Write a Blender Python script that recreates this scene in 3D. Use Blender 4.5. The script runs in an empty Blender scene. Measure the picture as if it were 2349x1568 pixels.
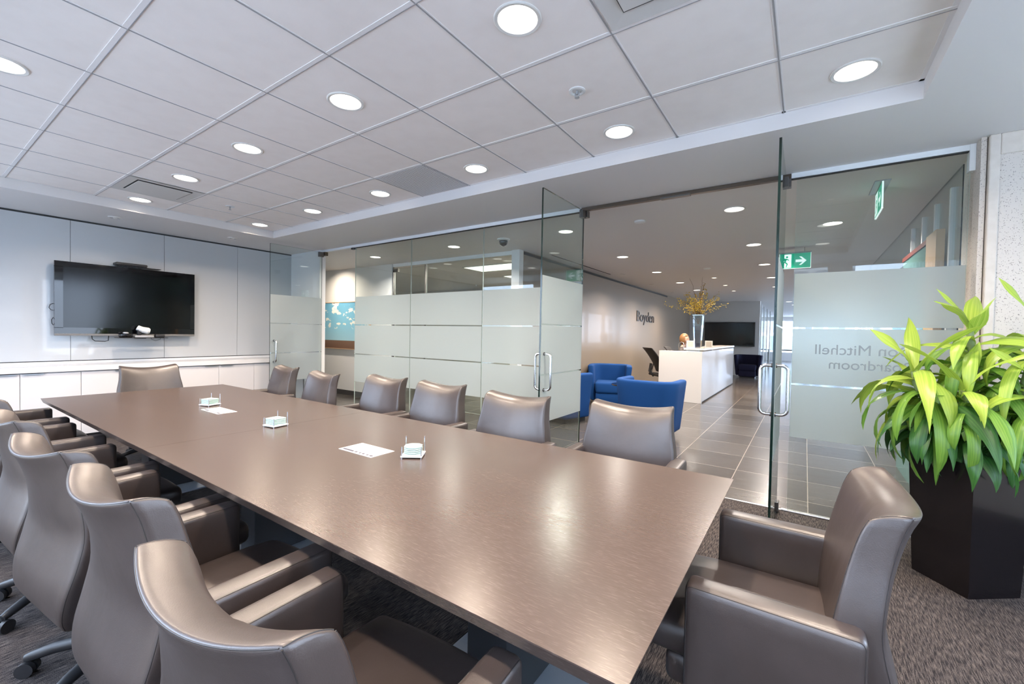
import bpy, bmesh, math, random
from mathutils import Vector, Matrix
random.seed(7)
PI = math.pi
SC = bpy.context.scene
COL = SC.collection

# ------------------------------------------------------------------ camera
CAM_Z = 1.335
def _rot(a, b, c):
    return Matrix.Rotation(a, 3, 'Z') @ Matrix.Rotation(b, 3, 'X') @ Matrix.Rotation(c, 3, 'Y')
_R = _rot(0.5999, -0.0206, -0.0186)
_right, _fwd, _up = _R.col[0], _R.col[1], _R.col[2]
cam_d = bpy.data.cameras.new('camera')
cam = bpy.data.objects.new('camera', cam_d)
COL.objects.link(cam)
M = Matrix.Identity(4)
for i in range(3):
    M[i][0] = _right[i]; M[i][1] = _up[i]; M[i][2] = -_fwd[i]
M[2][3] = CAM_Z
cam.matrix_world = M
cam_d.sensor_fit = 'HORIZONTAL'; cam_d.sensor_width = 36.0
cam_d.lens = 36.0 * 983.16 / 2349.0
cam_d.clip_start = 0.02; cam_d.clip_end = 400
SC.camera = cam

# ------------------------------------------------------------------ view, sampling
SC.view_settings.view_transform = 'Standard'
SC.view_settings.look = 'None'
SC.view_settings.gamma = 1.0
SC.view_settings.use_curve_mapping = False
SC.view_settings.exposure = -0.06
cy = SC.cycles
cy.use_denoising = True
cy.max_bounces = 9; cy.diffuse_bounces = 5; cy.glossy_bounces = 4
cy.transmission_bounces = 6; cy.transparent_max_bounces = 40
cy.sample_clamp_indirect = 4.0
cy.caustics_reflective = False; cy.caustics_refractive = False
cy.blur_glossy = 0.5

# ------------------------------------------------------------------ world: overcast sky
W = bpy.data.worlds.new('world'); SC.world = W
W.use_nodes = True
nt = W.node_tree
bg = nt.nodes['Background']
tc = nt.nodes.new('ShaderNodeTexCoord'); sx = nt.nodes.new('ShaderNodeSeparateXYZ')
rmp = nt.nodes.new('ShaderNodeValToRGB')
nt.links.new(tc.outputs['Generated'], sx.inputs[0])
mr = nt.nodes.new('ShaderNodeMapRange'); mr.inputs[1].default_value = -1; mr.inputs[2].default_value = 1
nt.links.new(sx.outputs[2], mr.inputs[0]); nt.links.new(mr.outputs[0], rmp.inputs[0])
rmp.color_ramp.elements[0].position = 0.45; rmp.color_ramp.elements[0].color = (0.48, 0.54, 0.64, 1)
rmp.color_ramp.elements[1].position = 0.56; rmp.color_ramp.elements[1].color = (0.62, 0.76, 1.0, 1)
nt.links.new(rmp.outputs[0], bg.inputs[0])
bg.inputs[1].default_value = 14.5

ROOM_LAMP_W = 25.0
LOBBY_LAMP_W = 58.0

# ------------------------------------------------------------------ materials
MATS = {}
def mat(name, color=(.8, .8, .8), rough=.5, metal=0.0, coat=0.0, spec=.5, emit=None, estr=0.0, sub=None):
    m = bpy.data.materials.new(name); m.use_nodes = True
    p = m.node_tree.nodes['Principled BSDF']
    p.inputs['Base Color'].default_value = (*color, 1)
    p.inputs['Roughness'].default_value = rough
    p.inputs['Metallic'].default_value = metal
    p.inputs['Coat Weight'].default_value = coat
    p.inputs['Coat Roughness'].default_value = 0.02
    p.inputs['Specular IOR Level'].default_value = spec
    if emit:
        p.inputs['Emission Color'].default_value = (*emit, 1)
        p.inputs['Emission Strength'].default_value = estr
    MATS[name] = m
    return m
def nodes(m):
    t = m.node_tree
    return t, t.nodes['Principled BSDF']
def N(t, typ, **kw):
    n = t.nodes.new(typ)
    for k, v in kw.items():
        setattr(n, k, v)
    return n
def noise_col(m, c1, c2, scale=(1, 1, 1), nscale=5.0, detail=4.0, p0=.35, p1=.65, coord='Object', bump=0.0, bdist=.002, rough=None):
    t, p = nodes(m)
    tc = N(t, 'ShaderNodeTexCoord'); mp = N(t, 'ShaderNodeMapping'); mp.inputs['Scale'].default_value = scale
    nz = N(t, 'ShaderNodeTexNoise'); nz.inputs['Scale'].default_value = nscale; nz.inputs['Detail'].default_value = detail
    rp = N(t, 'ShaderNodeValToRGB')
    rp.color_ramp.elements[0].position = p0; rp.color_ramp.elements[0].color = (*c1, 1)
    rp.color_ramp.elements[1].position = p1; rp.color_ramp.elements[1].color = (*c2, 1)
    L = t.links.new
    L(tc.outputs[coord], mp.inputs[0]); L(mp.outputs[0], nz.inputs['Vector']); L(nz.outputs[0], rp.inputs[0]); L(rp.outputs[0], p.inputs['Base Color'])
    if bump:
        b = N(t, 'ShaderNodeBump'); b.inputs['Strength'].default_value = bump; b.inputs['Distance'].default_value = bdist
        L(nz.outputs[0], b.inputs['Height']); L(b.outputs[0], p.inputs['Normal'])
    if rough:
        mrn = N(t, 'ShaderNodeMapRange'); mrn.inputs[3].default_value = rough[0]; mrn.inputs[4].default_value = rough[1]
        L(nz.outputs[0], mrn.inputs[0]); L(mrn.outputs[0], p.inputs['Roughness'])
    return nz

mat('white_paint', (.80, .80, .80), .55)
mat('soffit_paint', (.73, .70, .68), .5)
m = mat('ceiling_tile', (.74, .725, .72), .85)
noise_col(m, (.90, .835, .785), (.93, .868, .82), nscale=9, detail=6, p0=.25, p1=.6, bump=.03)
mat('grid_metal', (.88, .85, .83), .35, spec=.6)
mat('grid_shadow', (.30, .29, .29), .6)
m = mat('wall_glass_white', (.50, .515, .525), .4, coat=.5)
mat('cabinet_white', (.70, .68, .68), .25, coat=.25)
mat('counter_white', (.76, .75, .745), .2, coat=.5)
mat('gap_dark', (.02, .02, .02), .7)
m = mat('concrete', (.62, .60, .57), .8)
noise_col(m, (.62, .55, .475), (.67, .60, .525), nscale=22, detail=8, bump=.15)
# exposed aggregate inset panel: pale cement with scattered dark pebbles
m = mat('aggregate', (.6, .58, .55), .85)
t, p = nodes(m)
tc = N(t, 'ShaderNodeTexCoord')
nz = N(t, 'ShaderNodeTexNoise'); nz.inputs['Scale'].default_value = 30
vo = N(t, 'ShaderNodeTexVoronoi'); vo.inputs['Scale'].default_value = 150
va = N(t, 'ShaderNodeVectorMath', operation='ADD')
sp = N(t, 'ShaderNodeSeparateColor')
lt = N(t, 'ShaderNodeMath', operation='LESS_THAN'); lt.inputs[1].default_value = .36
gt = N(t, 'ShaderNodeMath', operation='GREATER_THAN'); gt.inputs[1].default_value = .62
mu = N(t, 'ShaderNodeMath', operation='MULTIPLY')
mx = N(t, 'ShaderNodeMixRGB'); mx.inputs[1].default_value = (.63, .565, .50, 1)
rp = N(t, 'ShaderNodeValToRGB'); rp.color_ramp.elements[0].color = (.20, .17, .15, 1); rp.color_ramp.elements[1].color = (.46, .40, .35, 1)
L = t.links.new
L(tc.outputs['Object'], nz.inputs['Vector']); mvx = N(t, 'ShaderNodeMixRGB'); mvx.inputs[0].default_value = .035
L(tc.outputs['Object'], mvx.inputs[1]); L(nz.outputs['Color'], mvx.inputs[2]); L(mvx.outputs[0], vo.inputs['Vector'])
L(vo.outputs['Distance'], lt.inputs[0]); L(vo.outputs['Color'], sp.inputs[0]); L(sp.outputs[0], gt.inputs[0])
L(lt.outputs[0], mu.inputs[0]); L(gt.outputs[0], mu.inputs[1]); L(mu.outputs[0], mx.inputs[0])
L(sp.outputs[1], rp.inputs[0]); L(rp.outputs[0], mx.inputs[2]); L(mx.outputs[0], p.inputs['Base Color'])
bp = N(t, 'ShaderNodeBump'); bp.inputs['Strength'].default_value = .5; bp.inputs['Distance'].default_value = .003
L(nz.outputs[0], bp.inputs['Height']); L(bp.outputs[0], p.inputs['Normal'])

# carpet: dark warm grey with pale dashes running across the room
m = mat('carpet', (.07, .062, .058), .95, spec=.1)
t, p = nodes(m); L = t.links.new
tc = N(t, 'ShaderNodeTexCoord')
mp = N(t, 'ShaderNodeMapping'); mp.inputs['Scale'].default_value = (240, 20, 1)
nz = N(t, 'ShaderNodeTexNoise'); nz.inputs['Scale'].default_value = 1.0; nz.inputs['Detail'].default_value = 3
rp = N(t, 'ShaderNodeValToRGB')
rp.color_ramp.elements[0].position = .40; rp.color_ramp.elements[0].color = (.026, .023, .024, 1)
rp.color_ramp.elements[1].position = .64; rp.color_ramp.elements[1].color = (.118, .098, .089, 1)
n2 = N(t, 'ShaderNodeTexNoise'); n2.inputs['Scale'].default_value = 330; n2.inputs['Detail'].default_value = 2
mr2 = N(t, 'ShaderNodeMapRange'); mr2.inputs[1].default_value = .3; mr2.inputs[2].default_value = .7; mr2.inputs[3].default_value = .35; mr2.inputs[4].default_value = 1.35
mx = N(t, 'ShaderNodeMixRGB', blend_type='MULTIPLY'); mx.inputs[0].default_value = 1
bp = N(t, 'ShaderNodeBump'); bp.inputs['Strength'].default_value = .5; bp.inputs['Distance'].default_value = .004
L(tc.outputs['Object'], mp.inputs[0]); L(mp.outputs[0], nz.inputs['Vector']); L(nz.outputs[0], rp.inputs[0])
L(tc.outputs['Object'], n2.inputs['Vector']); L(n2.outputs[0], mr2.inputs[0]); L(rp.outputs[0], mx.inputs[1]); L(mr2.outputs[0], mx.inputs[2])
L(mx.outputs[0], p.inputs['Base Color']); L(n2.outputs[0], bp.inputs['Height']); L(bp.outputs[0], p.inputs['Normal'])

# slate tile floor of the lobby
m = mat('slate_tile', (.09, .085, .08), .3)
t, p = nodes(m); L = t.links.new
tc = N(t, 'ShaderNodeTexCoord')
mp = N(t, 'ShaderNodeMapping'); mp.inputs['Location'].default_value = (.54, -.10, 0)
br = N(t, 'ShaderNodeTexBrick'); br.offset = 0.0; br.squash = 1.0
br.inputs['Color1'].default_value = (.056, .050, .046, 1); br.inputs['Color2'].default_value = (.092, .084, .078, 1)
br.inputs['Mortar'].default_value = (.26, .23, .20, 1)
br.inputs['Scale'].default_value = 1.0; br.inputs['Mortar Size'].default_value = .0035
br.inputs['Brick Width'].default_value = .592; br.inputs['Row Height'].default_value = .592
n1 = N(t, 'ShaderNodeTexNoise'); n1.inputs['Scale'].default_value = 3.4; n1.inputs['Detail'].default_value = 8; n1.inputs['Distortion'].default_value = .4
mp2 = N(t, 'ShaderNodeMapping'); mp2.inputs['Scale'].default_value = (1.2, 4.5, 1)
mx = N(t, 'ShaderNodeMixRGB', blend_type='MULTIPLY'); mx.inputs[0].default_value = 1
rp = N(t, 'ShaderNodeValToRGB'); rp.color_ramp.elements[0].position = .3; rp.color_ramp.elements[0].color = (.90, .90, .91, 1)
rp.color_ramp.elements[1].position = .7; rp.color_ramp.elements[1].color = (1.08, 1.07, 1.06, 1)
mrr = N(t, 'ShaderNodeMapRange'); mrr.inputs[3].default_value = .16; mrr.inputs[4].default_value = .26
bp = N(t, 'ShaderNodeBump'); bp.inputs['Strength'].default_value = .03; bp.inputs['Distance'].default_value = .004
L(tc.outputs['Object'], mp.inputs[0]); L(mp.outputs[0], br.inputs['Vector']); L(tc.outputs['Object'], mp2.inputs[0]); L(mp2.outputs[0], n1.inputs['Vector'])
L(n1.outputs[0], rp.inputs[0]); L(br.outputs[0], mx.inputs[1]); L(rp.outputs[0], mx.inputs[2]); L(mx.outputs[0], p.inputs['Base Color'])
L(n1.outputs[0], mrr.inputs[0]); L(mrr.outputs[0], p.inputs['Roughness']); L(n1.outputs[0], bp.inputs['Height']); L(bp.outputs[0], p.inputs['Normal'])

# dark stained open-grain veneer, grain along the table
m = mat('wenge', (.10, .075, .062), .38, spec=.5)
t, p = nodes(m); L = t.links.new
tc = N(t, 'ShaderNodeTexCoord'); mp = N(t, 'ShaderNodeMapping'); mp.inputs['Scale'].default_value = (40, 520, 40)
n1 = N(t, 'ShaderNodeTexNoise'); n1.inputs['Scale'].default_value = 1; n1.inputs['Detail'].default_value = 4
rp = N(t, 'ShaderNodeValToRGB'); e = rp.color_ramp.elements
e[0].position = .30; e[0].color = (.060, .042, .034, 1); e[1].position = .56; e[1].color = (.067, .047, .039, 1)
e2 = e.new(.72); e2.color = (.100, .073, .061, 1)
mp3 = N(t, 'ShaderNodeMapping'); mp3.inputs['Scale'].default_value = (.8, 3.5, 1)
n3 = N(t, 'ShaderNodeTexNoise'); n3.inputs['Scale'].default_value = 1.6; n3.inputs['Detail'].default_value = 3
mr3 = N(t, 'ShaderNodeMapRange'); mr3.inputs[3].default_value = .85; mr3.inputs[4].default_value = 1.15
mx = N(t, 'ShaderNodeMixRGB', blend_type='MULTIPLY'); mx.inputs[0].default_value = 1
mrr = N(t, 'ShaderNodeMapRange'); mrr.inputs[3].default_value = .20; mrr.inputs[4].default_value = .34
L(tc.outputs['Object'], mp.inputs[0]); L(mp.outputs[0], n1.inputs['Vector']); L(n1.outputs[0], rp.inputs[0])
L(tc.outputs['Object'], mp3.inputs[0]); L(mp3.outputs[0], n3.inputs['Vector']); L(n3.outputs[0], mr3.inputs[0])
L(rp.outputs[0], mx.inputs[1]); L(mr3.outputs[0], mx.inputs[2]); L(mx.outputs[0], p.inputs['Base Color'])
p.inputs['Roughness'].default_value = .27

m = mat('leather', (.08, .06, .05), .37, spec=.85)
noise_col(m, (.037, .027, .024), (.046, .034, .031), nscale=7, detail=3, bump=0)
t, p = nodes(m); L = t.links.new
tc = N(t, 'ShaderNodeTexCoord'); vo = N(t, 'ShaderNodeTexVoronoi'); vo.inputs['Scale'].default_value = 420
nn = N(t, 'ShaderNodeTexNoise'); nn.inputs['Scale'].default_value = 9; nn.inputs['Detail'].default_value = 3
ad = N(t, 'ShaderNodeMath', operation='MULTIPLY_ADD'); ad.inputs[1].default_value = .06
bp = N(t, 'ShaderNodeBump'); bp.inputs['Strength'].default_value = .22; bp.inputs['Distance'].default_value = .008
L(tc.outputs['Object'], vo.inputs['Vector']); L(tc.outputs['Object'], nn.inputs['Vector']); L(vo.outputs[0], ad.inputs[0]); L(nn.outputs[0], ad.inputs[2])
L(ad.outputs[0], bp.inputs['Height']); L(bp.outputs[0], p.inputs['Normal'])
mat('stitching', (.022, .018, .017), .5)
mat('black_plastic', (.018, .018, .02), .42)
mat('black_gloss', (.006, .006, .007), .08, coat=.6)
mat('screen_glass', (.001, .0015, .002), .12, spec=.34)
mat('bezel_gloss', (.002, .002, .003), .05, coat=.3, spec=.3)
mat('silver_plastic', (.42, .42, .43), .35, metal=.3)
mat('bar_grey', (.16, .155, .15), .4)
mat('white_plastic', (.78, .78, .76), .35)
mat('chrome', (.82, .82, .83), .12, metal=1.0)
mat('brushed_steel', (.62, .62, .62), .30, metal=1.0)
mat('dark_steel', (.16, .15, .145), .30, metal=1.0)
mat('bronze_steel', (.13, .105, .085), .30, metal=1.0)
mat('alu_channel', (.86, .87, .87), .35)
mat('floor_plate', (.50, .56, .64), .35, metal=.6)
mat('table_leg_black', (.018, .02, .024), .45)
mat('paper', (.68, .655, .64), .6)
mat('ink', (.03, .03, .05), .6)
mat('coaster_glass', (.50, .68, .61), .12, spec=.7)
mat('lamp_lens', (1, 1, 1), .5, emit=(1, .93, .84), estr=4.2)
mat('lamp_reflector', (.85, .84, .80), .25, metal=.4)
mat('lamp_trim', (.72, .70, .66), .4)
mat('warm_spot', (1, 1, 1), .5, emit=(1, .86, .66), estr=10.0)
mat('troffer_lens', (1, 1, 1), .5, emit=(1, .93, .80), estr=2.0)
mat('vent_paint', (.62, .60, .57), .5)
mat('vent_dark', (.03, .03, .03), .8)
mat('blue_fabric', (.004, .046, .175), .85, spec=.25)
mat('navy_fabric', (.006, .007, .024), .85, spec=.2)
mat('mesh_black', (.012, .010, .010), .7)
mat('cream_backpainted', (.25, .205, .16), .32, coat=.15, spec=.35)
mat('lobby_white_gloss', (.60, .585, .575), .2, coat=.6)
mat('grey_wall', (.60, .61, .60), .6)
mat('beige_wall', (.52, .49, .44), .7)
mat('letter_metal', (.045, .035, .03), .35, metal=.5)
mat('soil', (.018, .013, .010), .95)
mat('pot_gloss', (.006, .005, .006), .16, coat=.1, spec=.45)
mat('stem_green', (.18, .23, .09), .6)
mat('exit_green', (.01, .30, .17), .4, emit=(.01, .42, .24), estr=.55)
mat('exit_white', (.8, .85, .82), .4, emit=(.75, .95, .92), estr=.9)
mat('oak', (.55, .37, .22), .45)
mat('skin', (.50, .29, .21), .5)
mat('hair', (.24, .12, .05), .45)
mat('blouse', (.05, .045, .05), .7)
mat('branch', (.10, .055, .03), .7)
mat('blossom', (.46, .33, .02), .6)
mat('facade_glass', (.14, .17, .20), .1)
mat('skirting_dark', (.05, .05, .052), .5)
mat('ground', (.62, .62, .60), .9)
mat('red_rail', (.18, .04, .03), .4)
mat('teal_panel', (.10, .22, .20), .15)
mat('frost_letter', (.30, .35, .39), .7)

def glass_mat(name, tint, refl=1.0):
    m = bpy.data.materials.new(name); m.use_nodes = True
    t = m.node_tree; t.nodes.clear(); L = t.links.new
    out = N(t, 'ShaderNodeOutputMaterial'); mix = N(t, 'ShaderNodeMixShader')
    tr = N(t, 'ShaderNodeBsdfTransparent'); tr.inputs[0].default_value = (*tint, 1)
    gl = N(t, 'ShaderNodeBsdfGlossy'); gl.inputs['Roughness'].default_value = 0.0; gl.inputs['Color'].default_value = (.95, .98, .97, 1)
    ge = N(t, 'ShaderNodeNewGeometry'); dt = N(t, 'ShaderNodeVectorMath', operation='DOT_PRODUCT')
    ab = N(t, 'ShaderNodeMath', operation='ABSOLUTE'); su = N(t, 'ShaderNodeMath', operation='SUBTRACT'); su.inputs[0].default_value = 1
    po = N(t, 'ShaderNodeMath', operation='POWER'); po.inputs[1].default_value = 5
    ma = N(t, 'ShaderNodeMath', operation='MULTIPLY_ADD'); ma.inputs[1].default_value = .96 * refl; ma.inputs[2].default_value = .04 * refl
    L(ge.outputs['Normal'], dt.inputs[0]); L(ge.outputs['Incoming'], dt.inputs[1]); L(dt.outputs['Value'], ab.inputs[0])
    L(ab.outputs[0], su.inputs[1]); L(su.outputs[0], po.inputs[0]); L(po.outputs[0], ma.inputs[0])
    L(ma.outputs[0], mix.inputs[0]); L(tr.outputs[0], mix.inputs[1]); L(gl.outputs[0], mix.inputs[2]); L(mix.outputs[0], out.inputs[0])
    MATS[name] = m
glass_mat('clear_glass', (.945, .965, .955))
glass_mat('door_glass', (.925, .955, .945))
glass_mat('window_glass', (.97, .98, .98))
glass_mat('office_glass', (.92, .93, .92))
glass_mat('vase_glass', (.88, .90, .92), 3.0)
mat('edge_pale', (.50, .58, .55), .3)
mat('glass_edge', (.003, .012, .010), .12)
# frosted film on the room side of the glass
m = bpy.data.materials.new('frost_film'); m.use_nodes = True
t = m.node_tree; t.nodes.clear(); L = t.links.new
out = N(t, 'ShaderNodeOutputMaterial')
df = N(t, 'ShaderNodeBsdfDiffuse'); df.inputs[0].default_value = (.68, .74, .76, 1)
tl = N(t, 'ShaderNodeBsdfTranslucent'); tl.inputs[0].default_value = (.78, .86, .85, 1)
rf = N(t, 'ShaderNodeBsdfRefraction'); rf.inputs['Roughness'].default_value = .55; rf.inputs['IOR'].default_value = 1.12; rf.inputs[0].default_value = (.96, 1.0, .975, 1)
m1 = N(t, 'ShaderNodeMixShader'); m1.inputs[0].default_value = .35
m2 = N(t, 'ShaderNodeMixShader'); m2.inputs[0].default_value = .48
L(df.outputs[0], m1.inputs[1]); L(tl.outputs[0], m1.inputs[2]); L(m1.outputs[0], m2.inputs[1]); L(rf.outputs[0], m2.inputs[2]); L(m2.outputs[0], out.inputs[0])
MATS['frost_film'] = m

# leaves: three ages of leaf with lengthwise veins
def leaf_mat(name, c_mid, c_edge):
    m = bpy.data.materials.new(name); m.use_nodes = True
    t = m.node_tree; p = t.nodes['Principled BSDF']; L = t.links.new
    uv = N(t, 'ShaderNodeUVMap'); uv.uv_map = 'uv'
    mp = N(t, 'ShaderNodeMapping'); mp.inputs['Scale'].default_value = (14, .7, 1)
    nz = N(t, 'ShaderNodeTexNoise'); nz.inputs['Scale'].default_value = 1.0; nz.inputs['Detail'].default_value = 2
    rp = N(t, 'ShaderNodeValToRGB'); rp.color_ramp.elements[0].position = .35; rp.color_ramp.elements[0].color = (*c_mid, 1)
    rp.color_ramp.elements[1].position = .68; rp.color_ramp.elements[1].color = (*c_edge, 1)
    bp = N(t, 'ShaderNodeBump'); bp.inputs['Strength'].default_value = .35; bp.inputs['Distance'].default_value = .003
    L(uv.outputs[0], mp.inputs[0]); L(mp.outputs[0], nz.inputs['Vector']); L(nz.outputs[0], rp.inputs[0]); L(rp.outputs[0], p.inputs['Base Color'])
    L(nz.outputs[0], bp.inputs['Height']); L(bp.outputs[0], p.inputs['Normal'])
    p.inputs['Roughness'].default_value = .34
    tl = N(t, 'ShaderNodeBsdfTranslucent'); L(rp.outputs[0], tl.inputs[0])
    mix = N(t, 'ShaderNodeMixShader'); mix.inputs[0].default_value = .28
    o = t.nodes['Material Output']
    L(p.outputs[0], mix.inputs[1]); L(tl.outputs[0], mix.inputs[2]); L(mix.outputs[0], o.inputs[0])
    MATS[name] = m
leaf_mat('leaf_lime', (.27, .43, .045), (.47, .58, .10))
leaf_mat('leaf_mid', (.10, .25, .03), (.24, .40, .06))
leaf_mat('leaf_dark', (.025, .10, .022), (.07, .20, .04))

# painting: pale blue sky with small clouds above a brown plain
m = mat('canvas_sky', (.25, .5, .65), .6)
t, p = nodes(m); L = t.links.new
tc = N(t, 'ShaderNodeTexCoord'); sx = N(t, 'ShaderNodeSeparateXYZ')
mp = N(t, 'ShaderNodeMapping'); mp.inputs['Scale'].default_value = (5.5, 1, 9); mp.inputs['Location'].default_value = (2.3, 0, 1.1)
nz = N(t, 'ShaderNodeTexNoise'); nz.inputs['Scale'].default_value = 1.0; nz.inputs['Detail'].default_value = 4
th = N(t, 'ShaderNodeMapRange'); th.inputs[1].default_value = .57; th.inputs[2].default_value = .61
gr = N(t, 'ShaderNodeValToRGB'); e = gr.color_ramp.elements
e[0].position = 0.0; e[0].color = (.16, .085, .055, 1); e[1].position = 1.0; e[1].color = (.13, .38, .58, 1)
a = e.new(.165); a.color = (.20, .12, .085, 1); a = e.new(.175); a.color = (.38, .66, .80, 1); a = e.new(.5); a.color = (.24, .55, .74, 1)
ck = N(t, 'ShaderNodeMath', operation='GREATER_THAN'); ck.inputs[1].default_value = 1.36
ml = N(t, 'ShaderNodeMath', operation='MULTIPLY'); mx = N(t, 'ShaderNodeMixRGB'); mx.inputs[2].default_value = (.85, .88, .84, 1)
zr = N(t, 'ShaderNodeMapRange'); zr.inputs[1].default_value = .96; zr.inputs[2].default_value = 1.90
L(tc.outputs['Object'], mp.inputs[0]); L(mp.outputs[0], nz.inputs['Vector']); L(nz.outputs[0], th.inputs[0])
L(tc.outputs['Object'], sx.inputs[0]); L(sx.outputs[2], zr.inputs[0]); L(zr.outputs[0], gr.inputs[0]); L(sx.outputs[2], ck.inputs[0])
L(th.outputs[0], ml.inputs[0]); L(ck.outputs[0], ml.inputs[1]); L(ml.outputs[0], mx.inputs[0]); L(gr.outputs[0], mx.inputs[1]); L(mx.outputs[0], p.inputs['Base Color'])

# perforated return grille
m = mat('perforated', (.7, .7, .71), .5)
t, p = nodes(m); L = t.links.new
tc = N(t, 'ShaderNodeTexCoord'); mp = N(t, 'ShaderNodeMapping'); mp.inputs['Scale'].default_value = (62, 62, 0)
vo = N(t, 'ShaderNodeTexVoronoi'); vo.inputs['Scale'].default_value = 1; vo.inputs['Randomness'].default_value = 0
rp = N(t, 'ShaderNodeValToRGB'); rp.color_ramp.interpolation = 'CONSTANT'
rp.color_ramp.elements[0].color = (.04, .04, .045, 1); rp.color_ramp.elements[1].position = .30; rp.color_ramp.elements[1].color = (.80, .80, .81, 1)
L(tc.outputs['Object'], mp.inputs[0]); L(mp.outputs[0], vo.inputs['Vector']); L(vo.outputs['Distance'], rp.inputs[0]); L(rp.outputs[0], p.inputs['Base Color'])

# tower facade outside the windows
m = mat('facade', (.6, .62, .64), .6)
t, p = nodes(m); L = t.links.new
tc = N(t, 'ShaderNodeTexCoord')
br = N(t, 'ShaderNodeTexBrick'); br.offset = 0.0
br.inputs['Color1'].default_value = (.10, .13, .17, 1); br.inputs['Color2'].default_value = (.20, .25, .30, 1); br.inputs['Mortar'].default_value = (.80, .80, .79, 1)
br.inputs['Scale'].default_value = 1; br.inputs['Mortar Size'].default_value = .16; br.inputs['Brick Width'].default_value = 1.1; br.inputs['Row Height'].default_value = 1.7
cb = N(t, 'ShaderNodeCombineXYZ'); sx = N(t, 'ShaderNodeSeparateXYZ'); ad = N(t, 'ShaderNodeMath', operation='ADD')
L(tc.outputs['Object'], sx.inputs[0]); L(sx.outputs[0], ad.inputs[0]); L(sx.outputs[1], ad.inputs[1]); L(ad.outputs[0], cb.inputs[0]); L(sx.outputs[2], cb.inputs[1])
L(cb.outputs[0], br.inputs['Vector']); L(br.outputs[0], p.inputs['Base Color'])

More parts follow.
